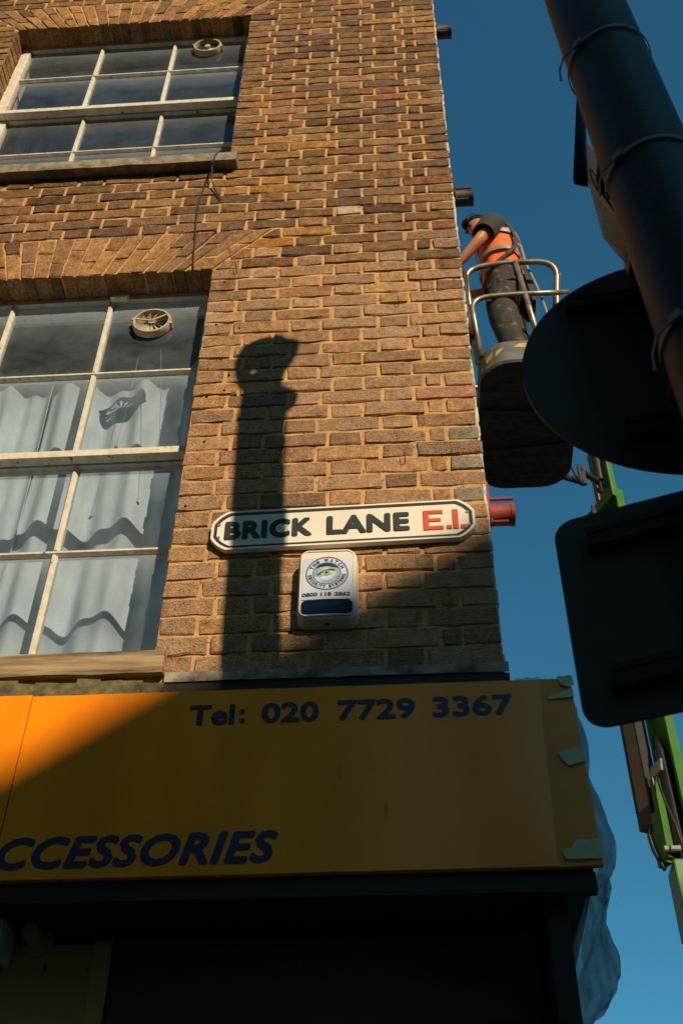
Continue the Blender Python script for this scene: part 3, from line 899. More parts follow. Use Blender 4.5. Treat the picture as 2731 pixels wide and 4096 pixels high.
for (xa, za_, xb, zb_, lb) in ((-1.36, 5.40, -1.385, 4.86, 'pull cord hanging on the bar side of the round slatted fan'), (-1.27, 5.42, -1.215, 4.85, 'pull cord hanging on the jamb side of the round slatted fan')):
    mb = MB(); mb.tube([(xa, 0.20, za_), ((xa + xb) / 2 + 0.004, 0.215, (za_ + zb_) / 2), (xb, 0.225, zb_)], 0.0011, 5)
    t = empty('pull_cord', (xa, 0.21, za_), lb, 'cord', 'pull cords of the fan')
    mb.build('cord', M['rope'], t)
    mb = MB()
    mb.rings([[Vector((xb + 0.008 * math.sin(f) * math.cos(a * PI / 4), 0.225 + 0.008 * math.sin(f) * math.sin(a * PI / 4), zb_ - 0.008 * math.cos(f))) for a in range(8)] for f in (0.2, 0.9, 1.57, 2.3, 2.95)])
    mb.build('ball', M['rope'], t, smooth=True)

# ------------------------------------------------------------------ shop fascia
FY = -0.10
fas = empty('shop_fascia', (-1.0, FY, 2.9), 'yellow shop fascia board with navy telephone number and accessories lettering', 'sign')
def quad_panel(x0, x1, x1b, name):
    mb = MB()
    mb.prism([(x0, FY, 2.912), (x1b, FY, 2.918), (x1, FY, 3.473), (x0, FY, 3.468)], (0, 0.018, 0))
    return mb.build(name, M['yellow'], fas)
quad_panel(-3.6, -1.3535, -1.3535, 'panel')
quad_panel(-1.3500, 0.168, 0.180, 'panel')
# patched strips of faded yellow towards the corner end
for (x0, x1, b0, b1) in ((0.082, 0.1665, 0.070, 0.1785),):
    mb = MB(); mb.prism([(b0, FY - 0.0009, 2.914), (b1, FY - 0.0009, 2.919), (x1, FY - 0.0009, 3.4715), (x0, FY - 0.0009, 3.471)], (0, 0.0006, 0)); mb.build('patch_strip', M['yellow_old'], fas)
mb = MB(); mb.box((-3.6, FY + 0.02, 3.43), (0.165, 0.0, 3.462)); mb.build('top_cover', M['black_trim'], fas)
mb = MB(); mb.box((-3.6, FY + 0.0185, 2.86), (0.160, FY + 0.045, 2.91)); mb.box((-3.6, FY + 0.046, 2.885), (0.150, 0.30, 2.911)); mb.build('soffit', M['black_trim'], fas)
mb = MB(); mb.box((0.02, FY + 0.0465, 2.912), (0.160, 0.55, 3.428)); mb.build('end_box', M['black_trim'], fas)
def on_fascia(x, z, d):
    return (x, FY - 0.0008 - d, z + 0.0075 * (x + 0.9))
for s, x0, x1, z0_, z1_ in (('Tel', -0.894, -0.765, 3.352, 3.420), (':', -0.752, -0.735, 3.356, 3.402), ('020', -0.690, -0.530, 3.352, 3.420), ('7729', -0.480, -0.264, 3.352, 3.420), ('3367', -0.218, 0.003, 3.352, 3.420)):
    mb = MB(); fit_text(mb, s, on_fascia, x0, x1, z0_, z1_, bold=0.0034, depth=0.0006)
    mb.build('telephone_lettering', M['navy'], fas)
mb = MB()
fit_text(mb, 'ACCESSORIES', lambda x, z, d: on_fascia(x, z, d), -1.452, -0.626, 2.940, 3.031, bold=0.0048, shear=0.24, depth=0.0006, space=1.06)
mb.build('trade_lettering', M['navy'], fas)
# tape strips
rt = random.Random(3)
for (pts) in ([(0.132, 3.476), (0.172, 3.478), (0.176, 3.448), (0.160, 3.440), (0.140, 3.449)],
              [(0.098, 3.408), (0.104, 3.402), (0.170, 3.408), (0.169, 3.436), (0.135, 3.424), (0.100, 3.416)],
              [(0.104, 3.232), (0.125, 3.198), (0.132, 3.194), (0.176, 3.206), (0.171, 3.254), (0.150, 3.250)],
              [(0.084, 2.946), (0.090, 2.932), (0.182, 2.932), (0.180, 2.984), (0.118, 2.982), (0.108, 2.962), (0.086, 2.958)]):
    mb = MB()
    ps = [(x, FY - 0.006 - rt.uniform(0, 0.003), z) for x, z in pts]
    mb.prism(ps, (0, 0.0018, 0)); mb.build('tape_strip', M['tape'], fas)

# plastic film wrapped round the end of the fascia
prof = [(3.492, .150), (3.47, .172), (3.40, .190), (3.33, .212), (3.27, .205), (3.235, .180), (3.20, .196), (3.12, .222), (3.04, .236), (2.99, .230), (2.935, .204), (2.91, .206), (2.88, .196), (2.86, .192), (2.82, .205), (2.77, .214), (2.73, .212), (2.69, .182), (2.66, .132), (2.62, .106), (2.57, .094), (2.48, .088), (2.30, .085)]
def interp(z):
    for (za_, xa), (zb_, xb) in zip(prof, prof[1:]):
        if zb_ <= z <= za_:
            f = (za_ - z) / (za_ - zb_); f = f * f * (3 - 2 * f)
            return xa + (xb - xa) * f
    return prof[-1][1]
mb = MB(); nzp, nyp = 120, 44
for j in range(nzp + 1):
    z = 3.492 + (2.30 - 3.492) * j / nzp
    X = interp(z)
    base = 0.166 if z > 2.90 else max(0.080, 0.150 - (2.90 - z) * 0.42)
    for i in range(nyp + 1):
        u = i / nyp
        a = -0.1 + u * 1.25
        y = FY + 0.004 + u * 0.62
        bul = math.sin(min(1.0, u * 5.5) * PI / 2) * (1 - max(0, u - 0.45) * 1.1)
        cr = 0.012 * noise.noise(Vector((u * 9, z * 9, 1.5))) + 0.011 * abs(noise.noise(Vector((u * 22, z * 9, 4.5)))) - 0.004
        x = base + (X - base) * max(0, bul) + cr * min(1.0, u * 5)
        if z < 2.90: y += 0.10 * (1 - u)
        mb.v.append((x, y, z + 0.006 * noise.noise(Vector((u * 7, z * 7, 9)))))
for j in range(nzp):
    for i in range(nyp):
        a = j * (nyp + 1) + i
        mb.f.append((a, a + 1, a + nyp + 2, a + nyp + 1)); mb.m.append(0)
ps = mb.build('plastic_sheet', M['film'], smooth=True, label='crumpled translucent plastic film taped round the end of the yellow fascia', cat='plastic sheet')
# the roll of film lying on top of the fascia end
mb = MB()
nn = 26
for j in range(7):
    for i in range(nn + 1):
        u = i / nn; x = 0.005 + 0.150 * u
        hgt = 0.036 * math.sin(min(1, u * 9) * PI / 2) * (1 - 0.55 * max(0, u - 0.55) / 0.45)
        a = j / 6
        mb.v.append((x, FY + 0.012 + 0.16 * a, 3.462 + hgt * math.sin(PI * min(1, 0.25 + a)) + 0.009 * noise.noise(Vector((u * 11, a * 5, 2)))))
for j in range(6):
    for i in range(nn):
        a = j * (nn + 1) + i
        mb.f.append((a, a + 1, a + nn + 2, a + nn + 1)); mb.m.append(0)
o = mb.build('plastic_sheet', M['film'], smooth=True, label='short bunched strip of plastic film lying on top of the yellow fascia', cat='plastic sheet')

# ---- shop front under the fascia (in deep shade)
mb = MB(); mb.box((-9, 0.17, 0.12), (-1.135, 0.24, 2.86)); mb.build('shopfront_board', M['olive'], bld)
mb = MB(); mb.box((-1.130, 0.15, 0.12), (-1.080, 0.235, 2.86), bev=0.004); mb.build('shopfront_post', M['olive'], bld)
mb = MB(); mb.box((-1.075, 0.13, 2.62), (0.03, 0.26, 2.86), bev=0.01); mb.build('shutter_housing', M['black_trim'], bld)
for i in range(30):
    z = 0.14 + i * 0.083
    mb = MB(); mb.box((-1.07, 0.19, z), (0.03, 0.215, z + 0.080), bev=0.006); mb.build('shutter_slat', M['dark_metal'], bld)
mb = MB(); mb.box((0.034, -0.03, 0.12), (0.088, 0.6, 2.884)); mb.box((-0.10, 0.262, 0.12), (0.033, 0.6, 2.92)); mb.build('corner_post', M['black_trim'], bld)
t = empty('junction_box', (-1.40, 0.1, 2.80), 'pale blue box fixed to the olive board under the fascia', 'box')
mb = MB(); mb.box((-1.62, 0.06, 2.80), (-1.352, 0.168, 2.93), bev=0.006); mb.build('case', M['box_blue'], t)
mb = MB(); mb.box((-1.60, 0.07, 2.785), (-1.37, 0.166, 2.799)); mb.build('base', M['black_trim'], t)
t = empty('wall_pipe', (-1.29, 0.1, 2.84), 'round pipe outlet with a collar under the fascia beside the pale blue box', 'pipe')
mb = MB(); mb.tube([(-1.29, 0.168, 2.868), (-1.29, 0.10, 2.868)], 0.026, 20); mb.tube([(-1.29, 0.0995, 2.868), (-1.29, 0.085, 2.868)], [0.021, 0.019], 20); mb.build('pipe', M['olive'], t, smooth='auto')
mb = MB(); mb.tube([(-1.29, 0.169, 2.868), (-1.29, 0.155, 2.868)], 0.042, 24); mb.build('collar', M['olive'], t, smooth='auto')
t = empty('shop_cable', (-1.2, 0.16, 2.9), 'thin dark cable running across the olive board below the fascia', 'cable')
mb = MB(); mb.tube([(-1.37, 0.150, 2.905), (-1.30, 0.140, 2.912), (-1.24, 0.145, 2.905), (-1.18, 0.145, 2.893), (-1.09, 0.142, 2.892), (-1.02, 0.128, 2.893)], 0.0035, 8); mb.build('cable', M['cable'], t)

# ------------------------------------------------------------------ street name plate
SL = 0.866; SH = 0.170
sgn = empty('street_name_sign', (-0.4775, -0.012, 4.1655), 'white street name plate with black border lettered BRICK LANE E.1. on the brick wall', 'sign')
th = 0.0195
ct, st = math.cos(th), math.sin(th)
SY = -0.022
def on_sign(x, z, d):
    dx, dz = x + 0.4775, z - 4.1655
    return (-0.4775 + dx * ct - (0) * st, SY - d, 4.1655 + dz + dx * 0.0205)
def chamfer(w_, h_, c, n=5, inner=0.0):
    pts = []
    for sx, sz in ((1, 1), (-1, 1), (-1, -1), (1, -1)):
        a = (sx * w_ / 2, sz * (h_ / 2 - c)); b = (sx * (w_ / 2 - c), sz * h_ / 2)
        if sx * sz < 0: a, b = b, a
        for k in range(n + 1):
            f = k / n
            bulge = inner * math.sin(PI * f)
            pts.append((a[0] + (b[0] - a[0]) * f + sx * bulge, a[1] + (b[1] - a[1]) * f + sz * bulge))
    return pts
mb = MB()
out_ = chamfer(SL, SH, 0.052, 5, 0.004)
mb.prism([on_sign(-0.4775 + x, 4.1655 + z, 0) for x, z in out_], (0, 0.018, 0))
mb.build('plate', M['sign_white'], sgn)
mb = MB()
mb.ringplate([on_sign(-0.4775 + x, 4.1655 + z, 0.003) for x, z in chamfer(SL, SH, 0.052, 5, 0.004)], [on_sign(-0.4775 + x, 4.1655 + z, 0.003) for x, z in chamfer(SL - 0.016, SH - 0.014, 0.050, 5, 0.004)], (0, 0.0028, 0))
mb.build('rim', M['sign_white'], sgn)
mb = MB()
mb.ringplate([on_sign(-0.4775 + x, 4.1655 + z, 0.0012) for x, z in chamfer(SL - 0.018, SH - 0.016, 0.0495, 5, 0.004)], [on_sign(-0.4775 + x, 4.1655 + z, 0.0012) for x, z in chamfer(SL - 0.038, SH - 0.035, 0.045, 5, 0.004)], (0, 0.001, 0))
mb.build('border', M['sign_ink'], sgn)
mb = MB()
fit_text(mb, 'BRICK', on_sign, -0.866, -0.578, 4.124, 4.206, bold=0.0050, depth=0.003, space=1.10)
mb.build('lettering', M['sign_ink'], sgn)
mb = MB()
fit_text(mb, 'LANE', on_sign, -0.530, -0.258, 4.124, 4.206, bold=0.0050, depth=0.003, space=1.06)
mb.build('lettering', M['sign_ink'], sgn)
mb = MB()
def on_s(x0, z0_, x1, z1_):
    mb.prism([on_sign(x0, z0_, 0.0005), on_sign(x1, z0_, 0.0005), on_sign(x1, z1_, 0.0005), on_sign(x0, z1_, 0.0005)], (0, -0.0025, 0))
on_s(-0.213, 4.1205, -0.195, 4.206); on_s(-0.1948, 4.1205, -0.148, 4.136); on_s(-0.1948, 4.156, -0.156, 4.170); on_s(-0.1948, 4.191, -0.148, 4.206)
on_s(-0.138, 4.1205, -0.121, 4.1365); on_s(-0.117, 4.1205, -0.099, 4.206); on_s(-0.092, 4.1205, -0.074, 4.1365)
mb.build('postcode_lettering', M['sign_red'], sgn)
for sx, sz in ((-0.887, 4.193), (-0.885, 4.137), (-0.068, 4.193), (-0.066, 4.137)):
    mb = MB(); c = on_sign(sx, sz, 0.0)
    mb.tube([c, (c[0], c[1] - 0.003, c[2])], [0.0065, 0.005], 12); mb.build('screw', M['galv'], sgn)

# ------------------------------------------------------------------ alarm bell box
ab = empty('alarm_box', (-0.52, 0, 3.75), 'ivory alarm box with an eye emblem and blue lens below the street name plate', 'alarm box')
AX, AZ0, AZ1 = -0.5200, 3.752, 4.029
rings_ = []
for y, gw, gh, dz in ((-0.003, 0.004, 0.004, 0), (-0.040, 0.0, 0.0, 0), (-0.050, -0.004, -0.004, 0.002), (-0.056, -0.014, -0.014, 0.006)):
    pts = rrect(AX, (AZ0 + AZ1) / 2 + dz * 0.5, 0.184 + gw, (AZ1 - AZ0) + gh - dz, 0.030, 6)
    # lower end is set back in depth: the body leans in towards the base
    rr_ = []
    for x, z in pts:
        f = 0.0
        rr_.append(Vector((x, y * (1 - 0.45 * f), z)))
    rings_.append(rr_)
mb = MB(); mb.rings(rings_[::-1]); mb.build('body', M['abs'], ab, smooth='auto')
AYF = -0.0565
def on_alarm(x, z, d): return (x, AYF - d - 0.004 * math.cos((x - AX) / 0.09 * PI / 2), z)
mb = MB()
nn = 16
def strip(z0_, z1_, x0, x1, d, z_arc=0.0):
    for i in range(nn):
        xa, xb = x0 + (x1 - x0) * i / nn, x0 + (x1 - x0) * (i + 1) / nn
        fa, fb = [z_arc * math.cos((x - AX) / 0.08 * PI / 2) for x in (xa, xb)]
        mb.mesh([on_alarm(xa, z0_, d), on_alarm(xb, z0_, d), on_alarm(xb, z1_ + fb, d), on_alarm(xa, z1_ + fa, d)], [(0, 1, 2, 3)])
mb.ringplate([on_alarm(x, z, 0.0005) for x, z in rrect(AX, 3.8915, 0.170, 0.264, 0.026)], [on_alarm(x, z, 0.0005) for x, z in rrect(AX, 3.8915, 0.161, 0.255, 0.022)], (0, 0.004, 0))
mb.build('raised_edge', M['abs'], ab)
mb = MB(); strip(3.822, 3.990, AX - 0.0785, AX + 0.0785, 0.0006, 0.0); mb.build('printed_label', M['label_print'], ab)
mb = MB()
po = rrect(AX, 3.7915, 0.157, 0.051, 0.013)
mb.prism([on_alarm(x, z + (0.004 * math.cos((x - AX) / 0.08 * PI / 2) if z > 3.79 else 0), 0.0012) for x, z in po], (0, 0.003, 0)); mb.build('strobe_lens', M['strobe'], ab)
mb = MB(); strip(3.7612, 3.7635, AX - 0.055, AX + 0.055, 0.002); mb.build('vent_slot', M['galv'], ab)
EX, EZ = -0.5215, 3.925
def ringp(r0x, r0z, r1x, r1z, d, m, nm):
    mb = MB(); mb.ringplate([on_alarm(x, z, d) for x, z in circ(EX, EZ, r0x, r0z, 48)], [on_alarm(x, z, d) for x, z in circ(EX, EZ, r1x, r1z, 48)], (0, 0.0004, 0)); mb.build(nm, m, ab)
ringp(0.0665, 0.0675, 0.0628, 0.0638, 0.0014, M['label_blue'], 'emblem_ring')
ringp(0.0445, 0.0450, 0.0420, 0.0425, 0.0014, M['label_blue'], 'emblem_ring')
def disc2(pts, d, m, nm):
    mb = MB(); mb.poly([on_alarm(x, z, d) for x, z in pts][::-1]); mb.build(nm, m, ab)
disc2(circ(EX, EZ, 0.042, 0.0425, 40), 0.0011, M['eye_skin'], 'emblem_picture')
disc2([(EX + 0.041 * math.cos(a), EZ + 0.0415 * math.sin(a)) for a in [math.radians(30 + 120 * k / 20) for k in range(21)]] + [(EX - 0.020, EZ + 0.026), (EX, EZ + 0.029), (EX + 0.022, EZ + 0.024)], 0.0015, M['eye_dark'], 'emblem_brow')
disc2([(EX - 0.034, EZ - 0.010), (EX - 0.022, EZ + 0.003), (EX - 0.006, EZ + 0.014), (EX + 0.010, EZ + 0.017), (EX + 0.026, EZ + 0.014), (EX + 0.024, EZ + 0.010), (EX + 0.008, EZ + 0.011), (EX - 0.008, EZ + 0.007), (EX - 0.020, EZ - 0.003)], 0.0019, M['eye_dark'], 'emblem_lash')
disc2([(EX - 0.021, EZ - 0.003), (EX - 0.008, EZ + 0.007), (EX + 0.008, EZ + 0.011), (EX + 0.026, EZ + 0.006), (EX + 0.020, EZ - 0.003), (EX + 0.004, EZ - 0.008), (EX - 0.012, EZ - 0.008)], 0.0017, M['eye_white'], 'emblem_eye')
disc2(circ(EX - 0.001, EZ + 0.001, 0.0125, 0.0100, 24), 0.0021, M['eye_green'], 'emblem_iris')
disc2(circ(EX - 0.001, EZ + 0.002, 0.0046, 0.0044, 18), 0.0024, M['eye_dark'], 'emblem_pupil')
mb = MB()
def arc_text(s, a0, a1, R, top):
    adv = {'I': 0.55, ' ': 0.75, 'W': 1.35, 'M': 1.2}
    wsum = [adv.get(c, 1.0) for c in s]; tot = sum(wsum); cur = 0
    for c, wd in zip(s, wsum):
        f = (cur + wd / 2) / tot; cur += wd
        if c == ' ': continue
        a = math.radians(a0 + (a1 - a0) * f)
        lw = (0.0052 if top else 0.0042) * (1.3 if c in 'WM' else (0.35 if c == 'I' else 1.0)); lh = 0.0125
        def fn(x, z, d, a=a):
            if top: rr = R + z; aa = a; tx, tz = math.sin(aa), -math.cos(aa)
            else: rr = R - z; aa = a; tx, tz = -math.sin(aa), math.cos(aa)
            return on_alarm(EX + rr * math.cos(aa) + x * tx, EZ + rr * math.sin(aa) + x * tz, 0.0014 + d)
        fit_text(mb, c, fn, -lw, lw, -lh / 2, lh / 2, bold=0.0008, depth=0.0004)
arc_text('THE WATCH', 161, 19, 0.0538, True)
arc_text('SECURITY SYSTEMS', 183, 357, 0.0538, False)
mb.build('emblem_lettering', M['label_blue'], ab)
mb = MB()
for s, x0, x1 in (('0800', -0.597, -0.549), ('118', -0.539, -0.506), ('2862', -0.497, -0.448)):
    fit_text(mb, s, lambda x, z, d: on_alarm(x, z, 0.0014 + d), x0, x1, 3.8335, 3.8485, bold=0.0009, depth=0.0004)
mb.build('number_lettering', M['label_blue'], ab)
mb = MB(); mb.tube([(AX, -0.026, 3.756), (AX, -0.026, 3.7505)], 0.008, 12); mb.build('sounder_hole', M['black_trim'], ab)

# ------------------------------------------------------------------ cables, nails, stubs on the wall
t = empty('wall_cable', (-1.08, -0.02, 6.6), 'loose black cable hanging from the upper window sill', 'cable')
mb = MB(); mb.tube([(-1.075, 0.06, 6.66), (-1.082, -0.045, 6.625), (-1.096, -0.062, 6.56), (-1.106, -0.058, 6.47), (-1.108, -0.030, 6.40), (-1.092, -0.014, 6.335), (-1.054, -0.008, 6.245)], 0.0032, 8)
mb.tube([(-1.096, -0.062, 6.56), (-1.100, -0.085, 6.44), (-1.095, -0.12, 6.30), (-1.070, -0.10, 6.05), (-1.062, -0.09, 5.90), (-1.060, -0.085, 5.77)][:2], 0.0032, 8)
mb.build('cable', M['cable'], t)
t = empty('wall_cable', (-1.13, 0, 6.4), 'thin black wire running down the brickwork between the two windows', 'cable')
mb = MB(); mb.tube([(-1.100, -0.012, 6.50), (-1.121, -0.008, 6.481), (-1.142, -0.008, 6.37), (-1.154, -0.007, 6.264), (-1.155, -0.007, 6.15), (-1.151, -0.006, 6.055), (-1.140, -0.007, 5.90), (-1.137, -0.006, 5.80), (-1.128, -0.006, 5.712)], 0.0034, 8)
mb.build('cable', M['cable'], t)
nails = [(-0.94, 5.665), (-0.265, 5.375), (-0.265, 4.47)]
for (x, z), lb in zip(nails, ('bent rusty nail in the bricks by the head of the lower window', 'bent rusty nail in the bricks below the boom lift worker', 'bent rusty nail in the bricks above the street name plate')):
    t = empty('wall_nail', (x, 0, z), lb, 'nail', 'nails in the brick wall')
    mb = MB(); mb.tube([(x, 0.004, z), (x + 0.001, -0.022, z + 0.001), (x - 0.001, -0.026, z + 0.02), (x - 0.003, -0.024, z + 0.036)], 0.0017, 6); mb.build('shank', M['brown_pipe'], t)
plug_labels = ['dark plug beside the lower window, topmost of the row', 'dark plug beside the lower window, second of the row', 'dark plug beside the lower window, third of the row', 'dark plug beside the lower window, fourth of the row', 'dark plug beside the lower window, fifth of the row', 'dark plug beside the lower window, lowest of the row', 'dark plug between the lower window and the top of the pole shadow', 'dark plug at the neck of the pole shadow', 'dark plug just under the neck of the pole shadow']
for (x, z), lb in zip(((-0.985, 5.60), (-0.995, 5.31), (-0.96, 5.09), (-0.995, 4.87), (-0.98, 4.62), (-1.015, 4.30), (-0.90, 5.28), (-0.92, 4.99), (-0.93, 4.90)), plug_labels):
    t = empty('wall_plug', (x, 0, z), lb, 'plug', 'dark plugs beside the lower window')
    mb = MB(); mb.tube([(x, 0.004, z), (x, -0.005, z)], [0.0065, 0.004], 9); mb.build('head', M['black_trim'], t)
def stub(z, m, label):
    t = empty('pipe_stub', (0.0, 0.10, z), label, 'pipe stub', 'pipe stubs on the side wall')
    mb = MB()
    pr = rrect(0, 0, 0.17, 0.19, 0.03, 5)
    mb.prism([(0.004, 0.10 + a, z + b) for a, b in pr], (0.009, 0, 0)); mb.build('flange', m, t)
    mb = MB(); mb.tube([(0.013, 0.10, z - 0.004), (0.022, 0.10, z - 0.004), (0.085, 0.10, z - 0.004), (0.087, 0.10, z - 0.004), (0.100, 0.10, z - 0.004)], [0.046, 0.039, 0.039, 0.041, 0.041], 24); mb.tube([(0.1005, 0.10, z - 0.004), (0.095, 0.10, z - 0.004)], [0.037, 0.036], 24, cap=True); mb.build('pipe', m, t, smooth='auto')
    for dy, dz, L in ((-0.01, 0.062, 0.100), (-0.03, -0.063, 0.075)):
        mb = MB(); mb.tube([(0.012, 0.10 + dy, z + dz), (0.022, 0.10 + dy, z + dz), (0.0221, 0.10 + dy, z + dz), (L, 0.10 + dy, z + dz)], [0.014, 0.014, 0.0065, 0.0065], 10); mb.build('threaded_rod', m, t)
stub(8.10, M['brown_pipe'], 'dark pipe stub with two threaded rods high on the side wall near the upper window')
stub(6.325, M['brown_pipe'], 'dark pipe stub with two threaded rods on the side wall just above the worker')
stub(4.300, M['red_paint'], 'red painted pipe stub with two threaded rods beside the street name plate')

# ------------------------------------------------------------------ street pole with signs (near the camera, in shade)
PX, PY, PR = 0.198, -1.676, 0.080
LEAN = -0.024
def pole_at(z): return (PX + LEAN * (z - 3.0), PY, z)
pole = empty('street_pole', (PX + LEAN * -2.9, PY, 0.12), 'thick black street pole with pale cable ties beside the round sign', 'pole')
mb = MB(); mb.tube([pole_at(0.12), pole_at(0.5), pole_at(5.69)], PR, 40); mb.build('shaft', M['post_black'], pole, smooth='auto')
mb = MB(); mb.tube([pole_at(0.12), pole_at(0.16)], PR + 0.05, 32); mb.build('base_plate', M['post_black'], pole, smooth='auto')
# head of the pole: unseen thin plate cut to the wall shadow's outline, plus collar
ox, oz = TA * -PY, TE * -PY
sil = [(-.868, 4.755), (-.838, 4.79), (-.828, 4.82), (-.830, 4.856), (-.856, 4.885), (-.880, 4.93), (-.898, 4.99), (-.904, 5.05), (-.898, 5.10), (-.876, 5.155), (-.842, 5.190), (-.80, 5.214), (-.765, 5.222), (-.728, 5.216), (-.706, 5.196), (-.672, 5.188), (-.658, 5.178), (-.656, 5.14), (-.668, 5.09), (-.682, 5.045), (-.706, 5.003), (-.713, 4.95), (-.716, 4.882), (-.650, 4.872), (-.648, 4.855), (-.658, 4.81), (-.690, 4.76)]
axd = Vector((-TA, 1.0, 0)).normalized()        # plate is thin along the sun's bearing
def hd_pt(x, z, k): return Vector((x + ox, PY, z + oz)) + axd * k
n_ = len(sil)
hole = [(-.838 + .024 * math.cos(2 * PI * (k + 17.2) / n_ * -1), 5.000 + .021 * math.sin(2 * PI * (k + 17.2) / n_ * -1)) for k in range(n_)]
mb = MB()
mb.ringplate([hd_pt(x, z, -0.010) for x, z in sil], [hd_pt(x, z, -0.010) for x, z in hole], axd * 0.020)
mb.build('shadow_plate', M['post_black'], pole)
mb = MB(); mb.tube([pole_at(5.68), Vector(pole_at(5.70))], [PR + 0.006, PR - 0.01], 28); mb.build('collar', M['post_black'], pole, smooth='auto')
for z, tl in ((3.86, 0.9), (3.42, 0.8), (2.96, 0.85), (4.38, 0.7)):
    mb = MB(); n = 40
    c = Vector(pole_at(z))
    tilt = 0.10
    pts = [c + Vector(((PR + 0.0025) * math.cos(2 * PI * k / n), (PR + 0.0025) * math.sin(2 * PI * k / n), tilt * PR * math.cos(2 * PI * k / n))) for k in range(n + 1)]
    for k in range(n):
        p, q = pts[k], pts[k + 1]
        d1 = (p - c); d1.z = 0; d1.normalize(); d2 = (q - c); d2.z = 0; d2.normalize()
        h = Vector((0, 0, 0.005))
        mb.mesh([p - h, q - h, q + h, p + h, p - h + d1 * 0.002, q - h + d2 * 0.002, q + h + d2 * 0.002, p + h + d1 * 0.002], [(4, 5, 6, 7), (0, 4, 7, 3)[::-1], (0, 1, 5, 4), (3, 7, 6, 2)])
    a = math.radians(218)
    hp = c + Vector(((PR + 0.007) * math.cos(a), (PR + 0.007) * math.sin(a), tilt * PR * math.cos(a)))
    tg = Vector((-math.sin(a), math.cos(a), 0)); nm_ = Vector((math.cos(a), math.sin(a), 0))
    mb.obox(hp, tg * 0.010, nm_ * 0.004, Vector((0, 0, 0.008)))
    e_ = hp - tg * 0.005
    mb.tube([e_, e_ - tg * 0.03 * tl + nm_ * 0.012 - Vector((0, 0, 0.02)), e_ - tg * 0.045 * tl + nm_ * 0.016 - Vector((0, 0, 0.055)), e_ - tg * 0.05 * tl + nm_ * 0.014 - Vector((0, 0, 0.10 * tl))], 0.0022, 6)
    mb.build('cable_tie', M['tie'], pole)
# round sign seen from behind
def signface(name, c, yaw, outline, th_, rails, label, cat, mback, mrail):
    u = Vector((math.cos(yaw), math.sin(yaw), 0)); n = Vector((-math.sin(yaw), math.cos(yaw), 0))   # n points away from the camera
    t = empty(name, c, label, cat)
    C_ = Vector(c)
    mb = MB(); mb.prism([C_ + u * a + Vector((0, 0, b)) for a, b in outline], n * th_); mb.build('plate', mback, t)
    for (a0, a1, b, h) in rails:
        mb = MB(); mb.obox(C_ + u * (a0 + a1) / 2 + Vector((0, 0, b)) - n * 0.011, u * (a1 - a0) / 2, n * 0.0105, Vector((0, 0, h))); mb.build('rail', mrail, t)
        mb = MB(); mb.obox(C_ + u * (a0 + a1) / 2 + Vector((0, 0, b + h * 0.55)) - n * 0.0225, u * (a1 - a0) / 2, n * 0.0008, Vector((0, 0, h * 0.25))); mb.build('rail_lip', mrail, t)
    return t, u, n, C_
t, u, n, C_ = signface('round_traffic_sign', (0.258, -1.405, 3.262), math.radians(-7), circ(0, 0, 0.302, 0.302, 72), 0.006, [(-0.20, 0.20, 0.185, 0.016), (-0.14, 0.23, -0.185, 0.022)], 'round traffic sign seen from its dark back on the black pole', 'sign', M['sign_back'], M['post_black'])
mb = MB(); mb.box((0.195, -1.470, 2.98), (0.232, -1.432, 3.86), bev=0.003); mb.build('bracket_post', M['post_black'], t)
for z in (3.08, 3.445):
    mb = MB(); p0 = pole_at(z); mb.box((p0[0] - 0.02, PY + PR - 0.004, z - 0.02), (p0[0] + 0.06, -1.468, z + 0.02)); mb.build('clamp_arm', M['post_black'], t)
t, u, n, C_ = signface('rectangular_sign', (0.165, -1.513, 2.632), math.radians(-18.5), rrect(0, 0, 0.44, 0.375, 0.035, 6), 0.006, [(-0.17, 0.20, 0.125, 0.018), (-0.17, 0.20, -0.125, 0.018)], 'rectangular sign with rounded corners seen from its dark back below the round sign', 'sign', M['sign_back'], M['post_black'])
for z in (2.507, 2.757):
    mb = MB(); p0 = pole_at(z); mb.box((p0[0] - 0.03, PY + PR - 0.004, z - 0.018), (p0[0] + 0.03, -1.538, z + 0.018)); mb.build('clamp_arm', M['post_black'], t)
# notice board on the far side of the pole, seen edge on
t = empty('notice_panel', (0.13, -1.5, 3.64), 'pale printed notice panel in a black frame strapped to the pole', 'sign')
d_ = Vector((0.62, 0.785, 0)).normalized(); nn_ = Vector((d_.y, -d_.x, 0))   # printed face looks back past the pole
B0 = Vector((0.127, -1.520, 3.485))
def on_notice(x, z, d): return tuple(B0 + d_ * x + Vector((0, 0, z)) + nn_ * (d + 0.0005))
mb = MB(); mb.prism([B0, B0 + d_ * 0.16, B0 + d_ * 0.16 + Vector((0, 0, 0.42)), B0 + Vector((0, 0, 0.42))], -nn_ * 0.002); mb.build('panel', M['notice'], t)
mb = MB(); mb.prism([(0.084, -1.56, 3.632), (0.112, -1.552, 3.632), (0.152, -1.552, 3.975), (0.136, -1.56, 3.975)], (0.004, 0.012, 0)); mb.build('frame', M['post_black'], t)
mb = MB()
fit_text(mb, 'CCTV', on_notice, 0.010, 0.15, 0.20, 0.29, bold=0.002, depth=0.0004)
mb.build('lettering', M['ink'], t)
mb = MB()
for k in range(9):
    zz_ = 0.020 + 0.017 * k
    x0_, x1_ = 0.010, 0.150 - 0.03 * ((k * 7) % 3)
    mb.prism([on_notice(x0_, zz_, 0), on_notice(x1_, zz_, 0), on_notice(x1_, zz_ + 0.0035, 0), on_notice(x0_, zz_ + 0.0035, 0)], nn_ * 0.0004)
mb.build('small_print', M['ink'], t)
mb = MB(); mb.box((0.150, PY + PR - 0.014, 3.70), (0.182, -1.468, 3.74)); mb.build('clamp', M['post_black'], t)

